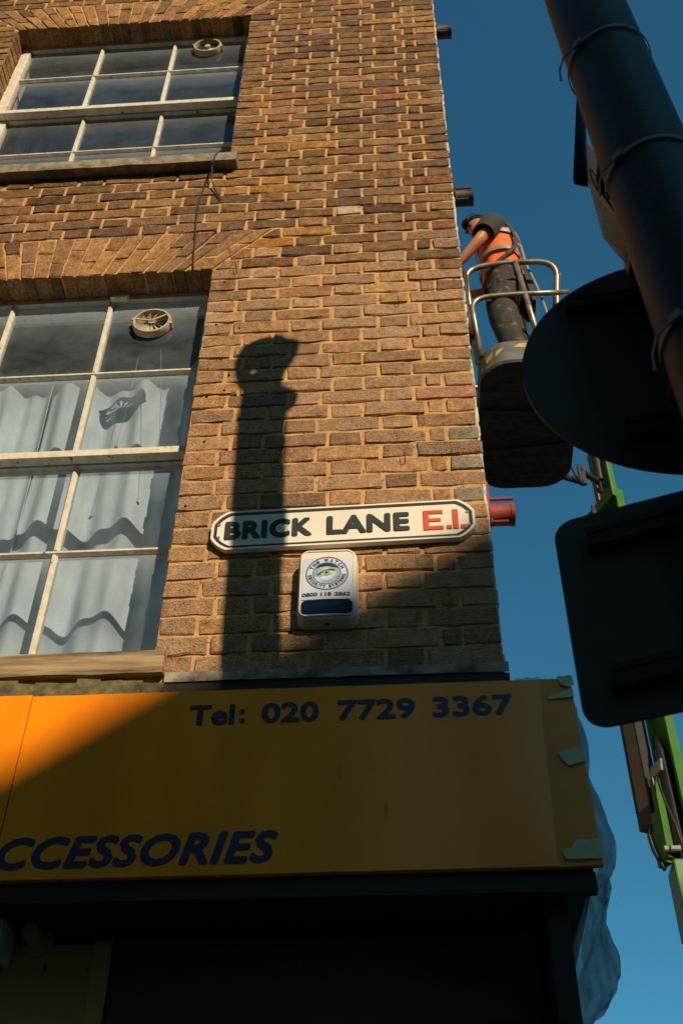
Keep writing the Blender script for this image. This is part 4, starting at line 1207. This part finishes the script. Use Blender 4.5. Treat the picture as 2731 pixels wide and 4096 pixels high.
# ------------------------------------------------------------------ boom lift
BX0, BX1, BY0, BY1, BZ = 0.245, 0.885, 1.885, 3.02, 7.30
lift = empty('boom_lift', (1.2, 3.6, 0.0), 'green boom lift raising a steel basket beside the building', 'lift')
RC = 0.20
flo = rrect((BX0 + BX1) / 2, (BY0 + BY1) / 2, BX1 - BX0, BY1 - BY0, RC, 7)
# perforated floor: a slab with a raised grid of dark holes
bask = MB(); bask.prism([(x, y, BZ) for x, y in flo], (0, 0, 0.03))
bo = bask.build('basket_floor', M['pan'], lift)
rh = random.Random(11)
hb = MB()
for i in range(7):
    for j in range(14):
        x = BX0 + 0.075 + i * 0.08 + (0.04 if j % 2 else 0); y = BY0 + 0.08 + j * 0.075
        if x > BX1 - 0.06: continue
        hb.ringplate([(x + p[0], y + p[1], BZ - 0.005) for p in circ(0, 0, 0.031, 0.021, 12)], [(x + p[0], y + p[1], BZ - 0.005) for p in circ(0, 0, 0.022, 0.014, 12)], (0, 0, 0.0049))
ho = hb.build('floor_perforation', M['pan'], bo, kind='stuff')
for y in (2.30, 2.62):
    mb = MB(); mb.obox(((BX0 + BX1) / 2, y, BZ - 0.014), (0.30, 0.03 if y < 2.5 else -0.03, 0), (0, 0.012, 0), (0, 0, 0.0135)); mb.build('floor_rib', M['brown_pipe'], lift)
mb = MB()
inner = rrect((BX0 + BX1) / 2, (BY0 + BY1) / 2, BX1 - BX0 - 0.012, BY1 - BY0 - 0.012, RC - 0.006, 7)
mb.ringplate([(x, y, BZ + 0.0305) for x, y in flo], [(x, y, BZ + 0.0305) for x, y in inner], (0, 0, 0.185))
toe = mb.build('toe_board', M['grey_paint'], lift, smooth='auto')
def toe_pt(f):      # point on the curved near-left corner, f from 0 (left side) to 1 (front)
    a = math.radians(180 + 90 * f); return Vector((BX0 + RC + (RC + 0.002) * math.cos(a), BY0 + RC + (RC + 0.002) * math.sin(a), 0))
def mark(fs, zs):
    mb = MB(); mb.poly([toe_pt(f) + Vector((0, 0, BZ + z)) for f, z in zip(fs, zs)]); mb.build('yellow_mark', M['yellow_mark'], toe)
mark((0.20, 0.30, 0.32, 0.21), (0.055, 0.060, 0.12, 0.10)); mark((0.42, 0.60, 0.62, 0.44), (0.085, 0.10, 0.155, 0.135)); mark((0.66, 0.80, 0.86, 0.70), (0.10, 0.125, 0.165, 0.145))
mb = MB(); mb.poly([(0.46, BY0 - 0.0025, BZ + 0.150), (0.60, BY0 - 0.0025, BZ + 0.135), (0.63, BY0 - 0.0025, BZ + 0.155), (0.60, BY0 - 0.0025, BZ + 0.185), (0.50, BY0 - 0.0025, BZ + 0.185)]); mb.build('yellow_mark', M['yellow_mark'], toe)
def rail(pts, r, nm, m=None):
    # round the corners of a polyline
    P_ = [Vector(p) for p in pts]; out = [P_[0]]
    for a, b, c in zip(P_, P_[1:], P_[2:]):
        d1 = min(0.14, (b - a).length * 0.48); d2 = min(0.14, (c - b).length * 0.48)
        p0 = b + (a - b).normalized() * d1; p2 = b + (c - b).normalized() * d2
        for k in range(7):
            f = k / 6; out.append((1 - f) ** 2 * p0 + 2 * f * (1 - f) * b + f * f * p2)
    out.append(P_[-1])
    mb = MB(); mb.tube(out, r, 12); return mb.build(nm, m or M['steel'], lift, smooth=True)
yf = BY0 - 0.02
rail([(0.232, yf + 0.05, 7.34), (0.205, yf + 0.02, 8.34), (0.50, yf, 8.37), (0.845, yf, 8.345), (0.805, yf + 0.10, 7.98), (0.80, yf + 0.15, 7.55)], 0.021, 'top_rail')
rail([(0.250, yf + 0.01, 7.36), (0.222, yf, 7.97), (0.50, yf - 0.005, 7.985), (0.88, yf, 7.985)], 0.019, 'mid_rail')
rail([(0.560, yf - 0.002, 8.365), (0.640, yf + 0.005, 7.36)], 0.020, 'post')
rail([(0.20, yf + 0.10, 8.33), (0.20, BY1 - 0.05, 8.36), (0.50, BY1, 8.37), (0.86, BY1, 8.36), (0.86, yf + 0.10, 8.34)], 0.021, 'top_rail')
rail([(0.22, yf + 0.12, 7.95), (0.22, BY1 - 0.05, 7.97), (0.84, BY1 - 0.01, 7.97), (0.85, yf + 0.12, 7.96)], 0.019, 'mid_rail')
for x, y in ((0.225, 2.45), (0.225, 2.95), (0.86, 2.45), (0.86, 2.95)):
    rail([(x, y, 7.36), (x - (0.02 if x < 0.5 else 0), y, 8.35)], 0.02, 'post')
rail([(0.195, yf - 0.01, 7.55), (0.188, yf - 0.01, 7.95), (0.195, yf - 0.01, 8.26)], 0.026, 'rub_rail', M['brown_pipe'])
mb = MB(); mb.box((0.80, 2.0, 7.82), (1.02, 2.28, 8.03), bev=0.03); mb.build('control_box', M['grey_paint'], lift)
mb = MB(); mb.obox((0.93, 1.99, 7.93), (0.07, 0, 0.05), (0, 0.012, 0), (-0.03, 0, 0.05)); mb.build('control_screen', M['galv'], lift)
# basket mount and mast; the mast is turned so that its open side looks to the left
def turned(mb, x0=1.165, y0=3.33, k=1.42, ang=math.radians(-62)):
    c, s_ = math.cos(ang), math.sin(ang)
    mb.v = [(x0 + (x - x0) * k * c - (y - y0) * s_, y0 + (x - x0) * k * s_ + (y - y0) * c, z) for x, y, z in mb.v]
    return mb
mb = MB()
mb.box((0.985, 3.12, 7.42), (1.035, 3.15, 7.62), bev=0.006)
mb.tube([(0.84, 3.02, 7.40), (1.00, 3.13, 7.44)], 0.022, 12)
mb.tube([(1.00, 3.13, 7.56), (1.20, 3.30, 7.56)], 0.024, 12)
mb.tube([(0.93, 3.05, 7.60), (0.925, 3.03, 7.50), (0.945, 3.04, 7.42), (0.99, 3.09, 7.38)], 0.008, 8)
mb.build('basket_mount', M['black_trim'], lift)
mb = MB()
mb.box((1.130, 3.315, 7.40), (1.265, 3.365, 8.05), bev=0.008); mb.box((1.110, 3.29, 7.335), (1.285, 3.385, 7.42), bev=0.006)
turned(mb).build('upper_boom', M['green'], lift)
mb = MB(); mb.box((1.138, 3.300, 7.44), (1.165, 3.314, 7.92)); mb.tube([(1.20, 3.29, 7.95), (1.205, 3.285, 7.6)], 0.012, 10); turned(mb).build('boom_slide', M['beige'], lift)
mb = MB(); mb.tube([(1.215, 3.285, 8.0), (1.212, 3.28, 7.56)], 0.026, 14); mb.tube([(1.212, 3.28, 7.56), (1.21, 3.28, 7.45)], 0.010, 10); turned(mb).build('levelling_cylinder', M['dark_metal'], lift, smooth='auto')
# lower mast: an open channel
mb = MB()
ch = [(-0.062, 0.02), (-0.062, -0.045), (-0.050, -0.045), (-0.050, 0.005), (0.050, 0.005), (0.050, -0.045), (0.062, -0.045), (0.062, 0.02)]
mb.prism([(1.222 + a, 3.36 + b, 4.55) for a, b in ch], (0.0, 0, 2.80)); turned(mb).build('mast', M['green'], lift)
mb = MB(); mb.box((1.165, 3.245, 4.62), (1.19, 3.33, 5.12), bev=0.004); mb.obox((1.145, 3.27, 4.76), (0.03, 0, 0), (0, 0.02, 0), (0, 0, 0.16)); turned(mb).build('mast_bracket', M['green'], lift)
mb = MB(); mb.tube([(1.205, 3.325, 5.30), (1.215, 3.325, 4.3)], 0.028, 14); mb.tube([(1.205, 3.325, 5.30), (1.203, 3.325, 5.42)], [0.024, 0.010], 12); turned(mb).build('lift_cylinder', M['dark_metal'], lift, smooth='auto')
mb = MB(); mb.obox((1.213, 3.262, 5.16), (0.035, 0, 0.006), (0, 0.008, 0), (0.004, 0, 0.035)); turned(mb).build('rating_label', M['galv'], lift)
mb = MB(); mb.tube([(1.21, 3.255, 5.10), (1.225, 3.245, 5.02), (1.24, 3.245, 4.9), (1.27, 3.245, 4.75), (1.285, 3.245, 4.55)], 0.006, 8)
mb.tube([(1.125, 3.25, 4.86), (1.105, 3.24, 4.80), (1.12, 3.235, 4.70), (1.14, 3.24, 4.62), (1.16, 3.24, 4.56)], 0.010, 8); turned(mb).build('hydraulic_hose', M['dark_metal'], lift, smooth=True)
mb = MB(); mb.box((1.050, 3.26, 4.985), (1.128, 3.33, 7.36)); turned(mb).build('cable_chain', M['beige'], lift)
mb = MB(); mb.box((1.038, 3.255, 4.99), (1.0495, 3.335, 7.40)); mb.box((1.1285, 3.255, 4.99), (1.138, 3.335, 7.40)); mb.box((1.042, 3.25, 4.87), (1.134, 3.34, 4.983), bev=0.004)
mb.obox((1.15, 3.30, 5.04), (0.03, 0, 0.004), (0, 0.02, 0), (0, 0, 0.012)); mb.obox((1.11, 3.29, 4.83), (0.012, 0, 0), (0, 0.02, 0), (0.01, 0, 0.05))
mb.box((1.030, 3.24, 7.30), (1.148, 3.255, 7.34)); turned(mb).build('chain_guide', M['dark_metal'], lift)
mb = MB(); mb.box((1.125, 3.24, 4.20), (1.32, 3.45, 4.60), bev=0.01); mb.build('knuckle', M['green'], lift)
mb = MB(); mb.tube([(1.09, 3.25, 4.66), (1.36, 3.25, 4.66)], 0.02, 12); mb.build('pin', M['galv'], lift)
mb = MB(); mb.prism([(1.15, 3.27, 4.25), (1.30, 3.27, 4.25), (1.75, 3.27, 1.2), (1.58, 3.27, 1.2)], (0, 0.16, 0)); mb.build('lower_boom', M['green'], lift)
mb = MB(); mb.box((1.2, 2.9, 0.75), (2.2, 3.9, 1.35), bev=0.08); mb.build('turret', M['green'], lift)
mb = MB(); mb.box((0.9, 2.7, 0.35), (2.6, 4.1, 0.75), bev=0.05); mb.build('chassis', M['dark_metal'], lift)
for x in (1.15, 2.35):
    for y in (2.62, 4.18):
        mb = MB(); mb.tube([(x, y - 0.13, 0.36), (x, y + 0.13, 0.36)], 0.36, 24); mb.build('wheel', M['black_trim'], lift, smooth='auto')

# ------------------------------------------------------------------ worker
per = empty('person', (0.50, 2.08, 7.34), 'worker in orange vest and dark trousers leaning to the wall from the basket', 'person')
def skinned(name, pts, edges, m, root=0, sub=2, parent=None):
    me = bpy.data.meshes.new(name)
    me.from_pydata([p[:3] for p in pts], edges, [])
    o = obj(name, me, parent or per, m)
    sk = o.modifiers.new('skin', 'SKIN'); sk.use_smooth_shade = True
    me.skin_vertices.new() if not me.skin_vertices else None
    for i, p in enumerate(pts):
        r = p[3]; r = r if isinstance(r, tuple) else (r, r)
        me.skin_vertices[0].data[i].radius = r
        me.skin_vertices[0].data[i].use_root = (i == root)
    sb = o.modifiers.new('sub', 'SUBSURF'); sb.levels = sub; sb.render_levels = sub
    return o
HX, HY, HZc = 0.372, 2.045, 9.075          # head centre
body_pts = [
    (0.495, 2.08, 8.36, (0.125, 0.105)),   # 0 pelvis
    (0.490, 2.08, 8.56, (0.120, 0.100)),   # 1 waist
    (0.485, 2.08, 8.80, (0.130, 0.110)),   # 2 chest
    (0.468, 2.075, 8.95, (0.085, 0.08)),   # 3 upper chest
    (0.440, 2.065, 9.005, 0.055),          # 4 neck
    (0.415, 2.055, 9.04, 0.052),           # 5 skull base
    (0.455, 1.92, 8.93, 0.062),            # 6 L shoulder
    (0.340, 1.865, 8.68, 0.046),           # 7 L elbow
    (0.215, 1.93, 8.545, 0.035),           # 8 L wrist
    (0.160, 1.96, 8.50, (0.040, 0.022)),   # 9 L palm
    (0.468, 2.235, 8.92, 0.062),           # 10 R shoulder
    (0.430, 2.290, 8.62, 0.046),           # 11 R elbow
    (0.270, 2.215, 8.50, 0.034),           # 12 R wrist
    (0.205, 2.195, 8.48, (0.040, 0.022)),  # 13 R palm
    (0.490, 1.985, 8.28, 0.092),           # 14 L hip
    (0.430, 1.965, 7.90, 0.066),           # 15 L knee
    (0.500, 1.985, 7.46, 0.044),           # 16 L ankle
    (0.400, 1.975, 7.375, 0.040),          # 17 L toe
    (0.505, 2.175, 8.28, 0.092),           # 18 R hip
    (0.520, 2.165, 7.88, 0.066),           # 19 R knee
    (0.590, 2.175, 7.46, 0.044),           # 20 R ankle
    (0.490, 2.165, 7.375, 0.040),          # 21 R toe
]
body_e = [(0, 1), (1, 2), (2, 3), (3, 4), (4, 5), (3, 6), (6, 7), (7, 8), (8, 9), (3, 10), (10, 11), (11, 12), (12, 13), (0, 14), (14, 15), (15, 16), (16, 17), (0, 18), (18, 19), (19, 20), (20, 21)]
# head: shaped sphere joined to the body mesh by position (own mesh with face)
skinned('body', body_pts, body_e, M['skin'], 0, 2)
fdir = Vector((-0.90, -0.22, -0.38)).normalized()       # looks to the wall and down
fup = Vector((-0.36, -0.06, 0.93)); fup = (fup - fdir * fup.dot(fdir)).normalized()
fsd = fup.cross(fdir)
HC = Vector((HX, HY, HZc))
def hp(f, s, u): return HC + fdir * f + fsd * s + fup * u
mb = MB()
rgs = []
for (u, ff, fb, sw) in ((-0.118, 0.060, -0.005, 0.022), (-0.105, 0.083, -0.035, 0.040), (-0.080, 0.092, -0.058, 0.054), (-0.055, 0.092, -0.072, 0.061), (-0.035, 0.096, -0.084, 0.066), (-0.005, 0.090, -0.094, 0.071), (0.025, 0.091, -0.098, 0.074), (0.055, 0.086, -0.096, 0.073), (0.085, 0.066, -0.080, 0.062), (0.105, 0.036, -0.052, 0.042), (0.114, 0.0, -0.018, 0.012)):
    n = 20; r = []
    for k in range(n):
        a = 2 * PI * k / n
        c = math.cos(a); s_ = math.sin(a)
        f = (ff if c > 0 else -fb) * c
        r.append(hp(f, sw * s_, u))
    rgs.append(r)
mb.rings(rgs)
# nose, ears, brows, mouth
mb.rings([[hp(0.088 + 0.004, 0.010 * math.cos(a) , 0.012 + 0.006 * math.sin(a)) for a in (0, 1.57, 3.14, 4.71)], [hp(0.112, 0.014 * math.cos(a), -0.025 + 0.012 * math.sin(a)) for a in (0, 1.57, 3.14, 4.71)], [hp(0.094, 0.015 * math.cos(a), -0.040 + 0.008 * math.sin(a)) for a in (0, 1.57, 3.14, 4.71)]])
for s_ in (-1, 1):
    mb.rings([[hp(-0.012 + 0.020 * math.cos(a), s_ * (0.068 + d), 0.0 + 0.032 * math.sin(a)) for a in [2 * PI * k / 10 for k in range(10)]] for d in (0.0, 0.012)] + [[hp(-0.016 + 0.012 * math.cos(a), s_ * 0.083, 0.0 + 0.022 * math.sin(a)) for a in [2 * PI * k / 10 for k in range(10)]]])
hd = mb.build('head', M['skin'], per, smooth=True)
sbm = hd.modifiers.new('sub', 'SUBSURF'); sbm.levels = 1; sbm.render_levels = 1
for s_ in (-1, 1):
    mb = MB(); mb.rings([[hp(0.086 + d, s_ * 0.030 + rr_ * math.cos(a) * 1.5, 0.018 + rr_ * math.sin(a)) for a in [2 * PI * k / 10 for k in range(10)]] for d, rr_ in ((0.0, 0.010), (0.005, 0.007), (0.007, 0.001))]); mb.build('eye', M['hair'], hd, smooth=True)
    mb = MB(); mb.obox(hp(0.093, s_ * 0.031, 0.036), fsd * 0.020, fdir * 0.004, fup * 0.004); mb.build('eyebrow', M['hair'], hd)
mb = MB(); mb.obox(hp(0.090, 0, -0.066), fsd * 0.020, fdir * 0.004, fup * 0.003); mb.build('mouth', M['red_cloth'], hd)
# hair: cap with a tuft in front
mb = MB()
rgs = []
for (u, ff, fb, sw) in ((-0.048, -0.030, -0.092, 0.060), (-0.010, -0.020, -0.106, 0.072), (0.030, 0.030, -0.112, 0.081), (0.062, 0.090, -0.108, 0.083), (0.092, 0.088, -0.092, 0.074), (0.116, 0.060, -0.062, 0.052), (0.128, 0.010, -0.020, 0.014)):
    n = 24; r = []
    for k in range(n):
        a = 2 * PI * k / n; c = math.cos(a)
        mid = (ff + fb) / 2; hl = (ff - fb) / 2
        jit = 1 + 0.05 * noise.noise(Vector((k * 0.9, u * 40, 3)))
        r.append(hp(mid + hl * c * jit, sw * math.sin(a) * jit, u))
    rgs.append(r)
mb.rings(rgs)
mb.rings([[hp(0.080 + dx, 0.050 * w2 * math.cos(a), 0.086 + 0.030 * w2 * math.sin(a) + 0.3 * dx) for a in [2 * PI * k / 14 for k in range(14)]] for dx, w2 in ((-0.03, 0.8), (-0.01, 1.0), (0.006, 0.9), (0.018, 0.65), (0.026, 0.25))])
mb.build('hair', M['hair'], per, smooth=True)
mb = MB(); mb.tube([hp(-0.01, -0.086, 0.060), hp(0.040, -0.080, 0.100), hp(0.070, -0.040, 0.118), hp(0.078, 0, 0.120), hp(0.070, 0.040, 0.118), hp(0.040, 0.080, 0.100), hp(-0.01, 0.086, 0.060)], 0.0025, 8); mb.build('sunglasses', M['black_trim'], per, smooth=True)
# fingers, curled round a small tool
for (base, dr, side, nm) in ((Vector((0.150, 1.965, 8.495)), Vector((-0.80, 0.30, -0.45)).normalized(), 1, 'L'), (Vector((0.195, 2.195, 8.478)), Vector((-0.95, 0.0, -0.25)).normalized(), -1, 'R')):
    sp = Vector((0, 0.6, 0.8)); sp = (sp - dr * sp.dot(dr)).normalized(); dn = dr.cross(sp) * side
    fp, fe = [(*base, 0.020)], []
    for k, L in enumerate((0.068, 0.076, 0.072, 0.058)):
        o0 = base + sp * (0.024 - 0.016 * k)
        p1 = o0 + dr * 0.030; p2 = p1 + dr * L * 0.45 + dn * L * 0.18; p3 = p2 + dr * L * 0.22 + dn * L * 0.42
        i0 = len(fp); fp += [(*p1, 0.0105), (*p2, 0.009), (*p3, 0.007)]; fe += [(0, i0), (i0, i0 + 1), (i0 + 1, i0 + 2)]
    p1 = base + sp * 0.038 + dn * 0.012; p2 = p1 + dr * 0.035 + dn * 0.02
    i0 = len(fp); fp += [(*p1, 0.0115), (*p2, 0.009)]; fe += [(0, i0), (i0, i0 + 1)]
    skinned('hand', fp, fe, M['skin'], 0, 1)
# clothes: lofted rings
def loft(name, rings, m, n=28, sub=1, fold=0.0, cap=False, thick=0.006, seed=0):
    mb = MB(); rg = []
    for (c, a, b) in rings:
        c, a, b = Vector(c), Vector(a), Vector(b)
        r = []
        for k in range(n):
            t_ = 2 * PI * k / n
            nz_ = 1 + fold * noise.noise(Vector((math.cos(t_) * 2.2 + seed, math.sin(t_) * 2.2, c.z * 11)))
            r.append(c + (a * math.cos(t_) + b * math.sin(t_)) * nz_)
        rg.append(r)
    mb.rings(rg, cap=cap)
    o = mb.build(name, m, per, smooth=True)
    if thick:
        sm = o.modifiers.new('solid', 'SOLIDIFY'); sm.thickness = thick; sm.offset = 1
    if sub:
        s_ = o.modifiers.new('sub', 'SUBSURF'); s_.levels = sub; s_.render_levels = sub
    return o
X_, Y_ = Vector((1, 0, 0)), Vector((0, 1, 0))
loft('vest', [((0.495, 2.08, 8.39), X_ * 0.150, Y_ * 0.180), ((0.492, 2.08, 8.47), X_ * 0.150, Y_ * 0.178), ((0.490, 2.08, 8.56), X_ * 0.138, Y_ * 0.168), ((0.488, 2.08, 8.66), X_ * 0.142, Y_ * 0.178), ((0.488, 2.08, 8.76), X_ * 0.150, Y_ * 0.186), ((0.482, 2.08, 8.86), X_ * 0.146, Y_ * 0.186), ((0.472, 2.075, 8.945), X_ * 0.118, Y_ * 0.165), ((0.460, 2.07, 9.005), X_ * 0.078, Y_ * 0.100), ((0.450, 2.066, 9.03), X_ * 0.066, Y_ * 0.075)], M['hivis'], fold=0.15, seed=3)
loft('collar', [((0.462, 2.066, 9.00), X_ * 0.084, Y_ * 0.098), ((0.462, 2.064, 9.045), X_ * 0.080, Y_ * 0.086), ((0.466, 2.064, 9.065), X_ * 0.070, Y_ * 0.076)], M['red_cloth'], fold=0.06)
for zc, rr_ in ((8.60, 0.0), (8.815, 0.012)):
    loft('reflective_band', [((0.489, 2.08, zc - 0.026), X_ * (0.160 + rr_ * 0.4), Y_ * (0.196 + rr_ * 0.4)), ((0.489, 2.08, zc), X_ * (0.163 + rr_ * 0.4), Y_ * (0.200 + rr_ * 0.4)), ((0.489, 2.08, zc + 0.026), X_ * (0.161 + rr_ * 0.4), Y_ * (0.198 + rr_ * 0.4))], M['reflect'], fold=0.06, seed=3)
def sleeve(nm, pts, m, fold=0.07, seed=0, n=22):
    rg = []
    P_ = [Vector(p[:3]) for p in pts]
    for i, p in enumerate(P_):
        d = (P_[min(i + 1, len(P_) - 1)] - P_[max(i - 1, 0)]).normalized()
        a = d.cross(Vector((0.3, 1, 0.1))).normalized(); b = d.cross(a)
        rg.append((p, a * pts[i][3], b * pts[i][3]))
    return loft(nm, rg, m, n=n, fold=fold, seed=seed)
sleeve('shirt_sleeve', [(0.470, 1.985, 8.965, 0.085), (0.455, 1.930, 8.945, 0.098), (0.430, 1.905, 8.88, 0.094), (0.395, 1.885, 8.80, 0.084), (0.366, 1.872, 8.735, 0.079)], M['tshirt'], seed=1)
sleeve('shirt_sleeve', [(0.475, 2.17, 8.955, 0.085), (0.468, 2.225, 8.935, 0.096), (0.455, 2.25, 8.86, 0.090), (0.44, 2.275, 8.74, 0.078)], M['tshirt'], seed=2)
sleeve('trouser_leg', [(0.492, 2.00, 8.40, 0.135), (0.490, 1.985, 8.28, 0.122), (0.462, 1.975, 8.09, 0.104), (0.434, 1.962, 7.93, 0.098), (0.440, 1.968, 7.84, 0.090), (0.470, 1.975, 7.66, 0.084), (0.496, 1.985, 7.50, 0.082), (0.500, 1.985, 7.44, 0.086)], M['trouser'], fold=0.13, seed=5)
sleeve('trouser_leg', [(0.500, 2.155, 8.40, 0.135), (0.505, 2.175, 8.28, 0.122), (0.512, 2.17, 8.09, 0.106), (0.522, 2.165, 7.92, 0.098), (0.540, 2.168, 7.82, 0.090), (0.565, 2.172, 7.66, 0.086), (0.588, 2.175, 7.50, 0.082), (0.590, 2.175, 7.44, 0.086)], M['trouser'], fold=0.13, seed=7)
loft('waistband', [((0.495, 2.08, 8.33), X_ * 0.138, Y_ * 0.172), ((0.495, 2.08, 8.41), X_ * 0.143, Y_ * 0.176), ((0.494, 2.08, 8.46), X_ * 0.140, Y_ * 0.172)], M['trouser'], fold=0.05)
def band(nm, pts, wd, m):
    P_ = [Vector(p) for p in pts]; c0 = Vector((0.49, 2.08, 0))
    mb = MB()
    for a, b in zip(P_, P_[1:]):
        d = (b - a).normalized(); mid = (a + b) / 2; out = Vector((mid.x - 0.49, mid.y - 2.08, 0)).normalized(); s_ = d.cross(out).normalized()
        mb.obox(mid, (b - a) / 2 * 1.06, s_ * wd, out * 0.004)
    return mb.build(nm, m, per)
band('harness_strap', [(0.53, 1.900, 8.96), (0.575, 1.896, 8.85), (0.60, 1.905, 8.72), (0.585, 1.885, 8.60), (0.52, 1.880, 8.50), (0.44, 1.893, 8.42)], 0.015, M['strap'])
band('harness_strap', [(0.36, 1.94, 8.20), (0.43, 1.868, 8.17), (0.52, 1.858, 8.19), (0.60, 1.92, 8.23)], 0.024, M['strap'])
band('harness_strap', [(0.35, 1.93, 8.00), (0.41, 1.862, 7.985), (0.50, 1.868, 8.00), (0.55, 1.93, 8.02)], 0.020, M['strap'])
mb = MB(); mb.box((0.610, 1.98, 8.08), (0.685, 2.18, 8.40), bev=0.02); mb.build('tool_pouch', M['strap'], per, smooth='auto')
mb = MB(); mb.box((0.335, 1.90, 7.98), (0.365, 1.99, 8.06), bev=0.008); mb.build('knee_pad', M['strap'], per)
for bx, by in ((0.50, 1.985), (0.59, 2.175)):
    mb = MB()
    mb.rings([[Vector((bx - 0.045 + 0.115 * sc_ * math.cos(a), by + 0.048 * sc_ * math.sin(a), z)) for a in [2 * PI * k / 16 for k in range(16)]] for z, sc_ in ((7.332, 1.0), (7.37, 1.02), (7.41, 0.85))] + [[Vector((bx + 0.055 * math.cos(a), by + 0.05 * math.sin(a), 7.50)) for a in [2 * PI * k / 16 for k in range(16)]]])
    mb.build('boot', M['boot'], per, smooth=True)
t = empty('safety_rope', (0.62, 2.0, 8.6), 'pale safety rope from the harness of the worker down to the basket', 'rope')
mb = MB(); mb.tube([(0.605, 1.99, 8.80), (0.635, 1.96, 8.70), (0.640, 1.945, 8.55), (0.650, 1.93, 8.38), (0.675, 1.91, 8.20), (0.700, 1.905, 8.02), (0.715, 1.90, 7.85), (0.73, 1.92, 7.68)], 0.010, 8); mb.build('rope', M['rope'], t, smooth=True)
mb = MB(); mb.rings([[Vector((0.610 + 0.016 * math.cos(a), 1.985 + 0.012 * math.sin(a), z)) for a in [k * PI / 4 for k in range(8)]] for z in (8.78, 8.80, 8.83, 8.85)]); mb.build('carabiner', M['galv'], t)

# ------------------------------------------------------------------ gabled house throws the wall shade; two unseen blocks added to cut sky fill
GY = -14.0
def gable_house(name, x0, x1, y0, y1, eave, ridge_x, ridge, label, wins):
    h = empty(name, ((x0 + x1) / 2, (y0 + y1) / 2, 0), label, 'house')
    mb = MB()
    out = [(x0, 0.0), (x1, 0.0), (x1, eave), (ridge_x, ridge - 0.18), (x0, eave)]
    mb.prism([(x, y1, z) for x, z in out], (0, y0 - y1, 0)); mb.build('wall', M['dark_brick'], h)
    for (xa, za_) in ((x0, eave), (x1, eave)):
        mb = MB(); ov = 0.35
        dx, dz = xa - ridge_x, za_ - (ridge - 0.18); L = math.hypot(dx, dz)
        ex, ez = xa + dx / L * ov, za_ + dz / L * ov
        nz_ = Vector((dz, 0, -dx)) if dx < 0 else Vector((-dz, 0, dx)); nz_.normalize(); nz_ = nz_ if nz_.z > 0 else -nz_
        a, b = Vector((ridge_x, y1 + 0.0, ridge - 0.18)), Vector((ex, y1 + 0.0, ez))
        mb.prism([a + nz_ * 0.003, b + nz_ * 0.003, b + nz_ * 0.15, a + nz_ * 0.15], (0, y0 - y1, 0)); mb.build('roof', M['slate'], h)
    for (xw, zw, ww, hw) in wins:
        f = MB(); f.box((xw, y1 - 0.05, zw), (xw + ww, y1 + 0.03, zw + hw)); wo = f.build('window', M['white_paint'], h)
        g = MB(); g.box((xw + 0.07, y1 + 0.0301, zw + 0.07), (xw + ww - 0.07, y1 + 0.034, zw + hw - 0.07)); g.build('pane', M['dark_glass'], wo)
    return h
# roof verge follows the shade line: Z = 4.024 + .694 (X - TA*14 + .222) + TE*14
def shade_z(x, y): return 4.024 + 0.694 * (x + TA * y + 0.222) - TE * y
rx = 13.2
ez = shade_z(4.9, GY)
gable_house('gabled_house', 4.9, 21.5, -24, GY, ez - 0.18, rx, shade_z(rx, GY), 'tall gabled brick house across the street', [(6.6 + 2.6 * i, 1.2 + 3.2 * j, 1.2, 1.8) for i in range(5) for j in range(3)])
h = empty('sky_blocker_left', (-14, -12, 0), 'unseen tall brick block added on the left across the street to cut sky light', 'building')  # added out of view to lower the sky fill on the brick wall
mb = MB(); mb.box((-30, -17, 0), (0.4, -7.6, 18.0)); mb.build('wall', M['dark_brick'], h)
mb = MB(); mb.box((-30.2, -17.2, 18.001), (0.6, -7.4, 18.3)); mb.build('parapet', M['slate'], h)
for i in range(9):
    for j in range(5):
        xw, zw = -28 + 3.3 * i, 1.4 + 3.4 * j
        f = MB(); f.box((xw, -7.63, zw), (xw + 1.5, -7.57, zw + 2.0)); wo = f.build('window', M['white_paint'], h)
        g = MB(); g.box((xw + 0.08, -7.5699, zw + 0.08), (xw + 1.42, -7.566, zw + 1.92)); g.build('pane', M['dark_glass'], wo)
h = empty('sky_blocker_right', (24, -10.5, 0), 'unseen tall brick block added by the gabled house to cut sky light', 'building')  # second unseen block, put in to hold back sky light
mb = MB(); mb.box((12.2, -13.6, 0), (40, -7.6, 18.0)); mb.build('wall', M['dark_brick'], h)
mb = MB(); mb.box((12.0, -13.8, 18.001), (40.2, -7.4, 18.4)); mb.build('parapet', M['slate'], h)
for i in range(7):
    for j in range(5):
        xw, zw = 13.6 + 3.6 * i, 1.4 + 3.3 * j
        f = MB(); f.box((xw, -7.63, zw), (xw + 1.5, -7.57, zw + 2.0)); wo = f.build('window', M['white_paint'], h)
        g = MB(); g.box((xw + 0.08, -7.5699, zw + 0.08), (xw + 1.42, -7.566, zw + 1.92)); g.build('pane', M['dark_glass'], wo)
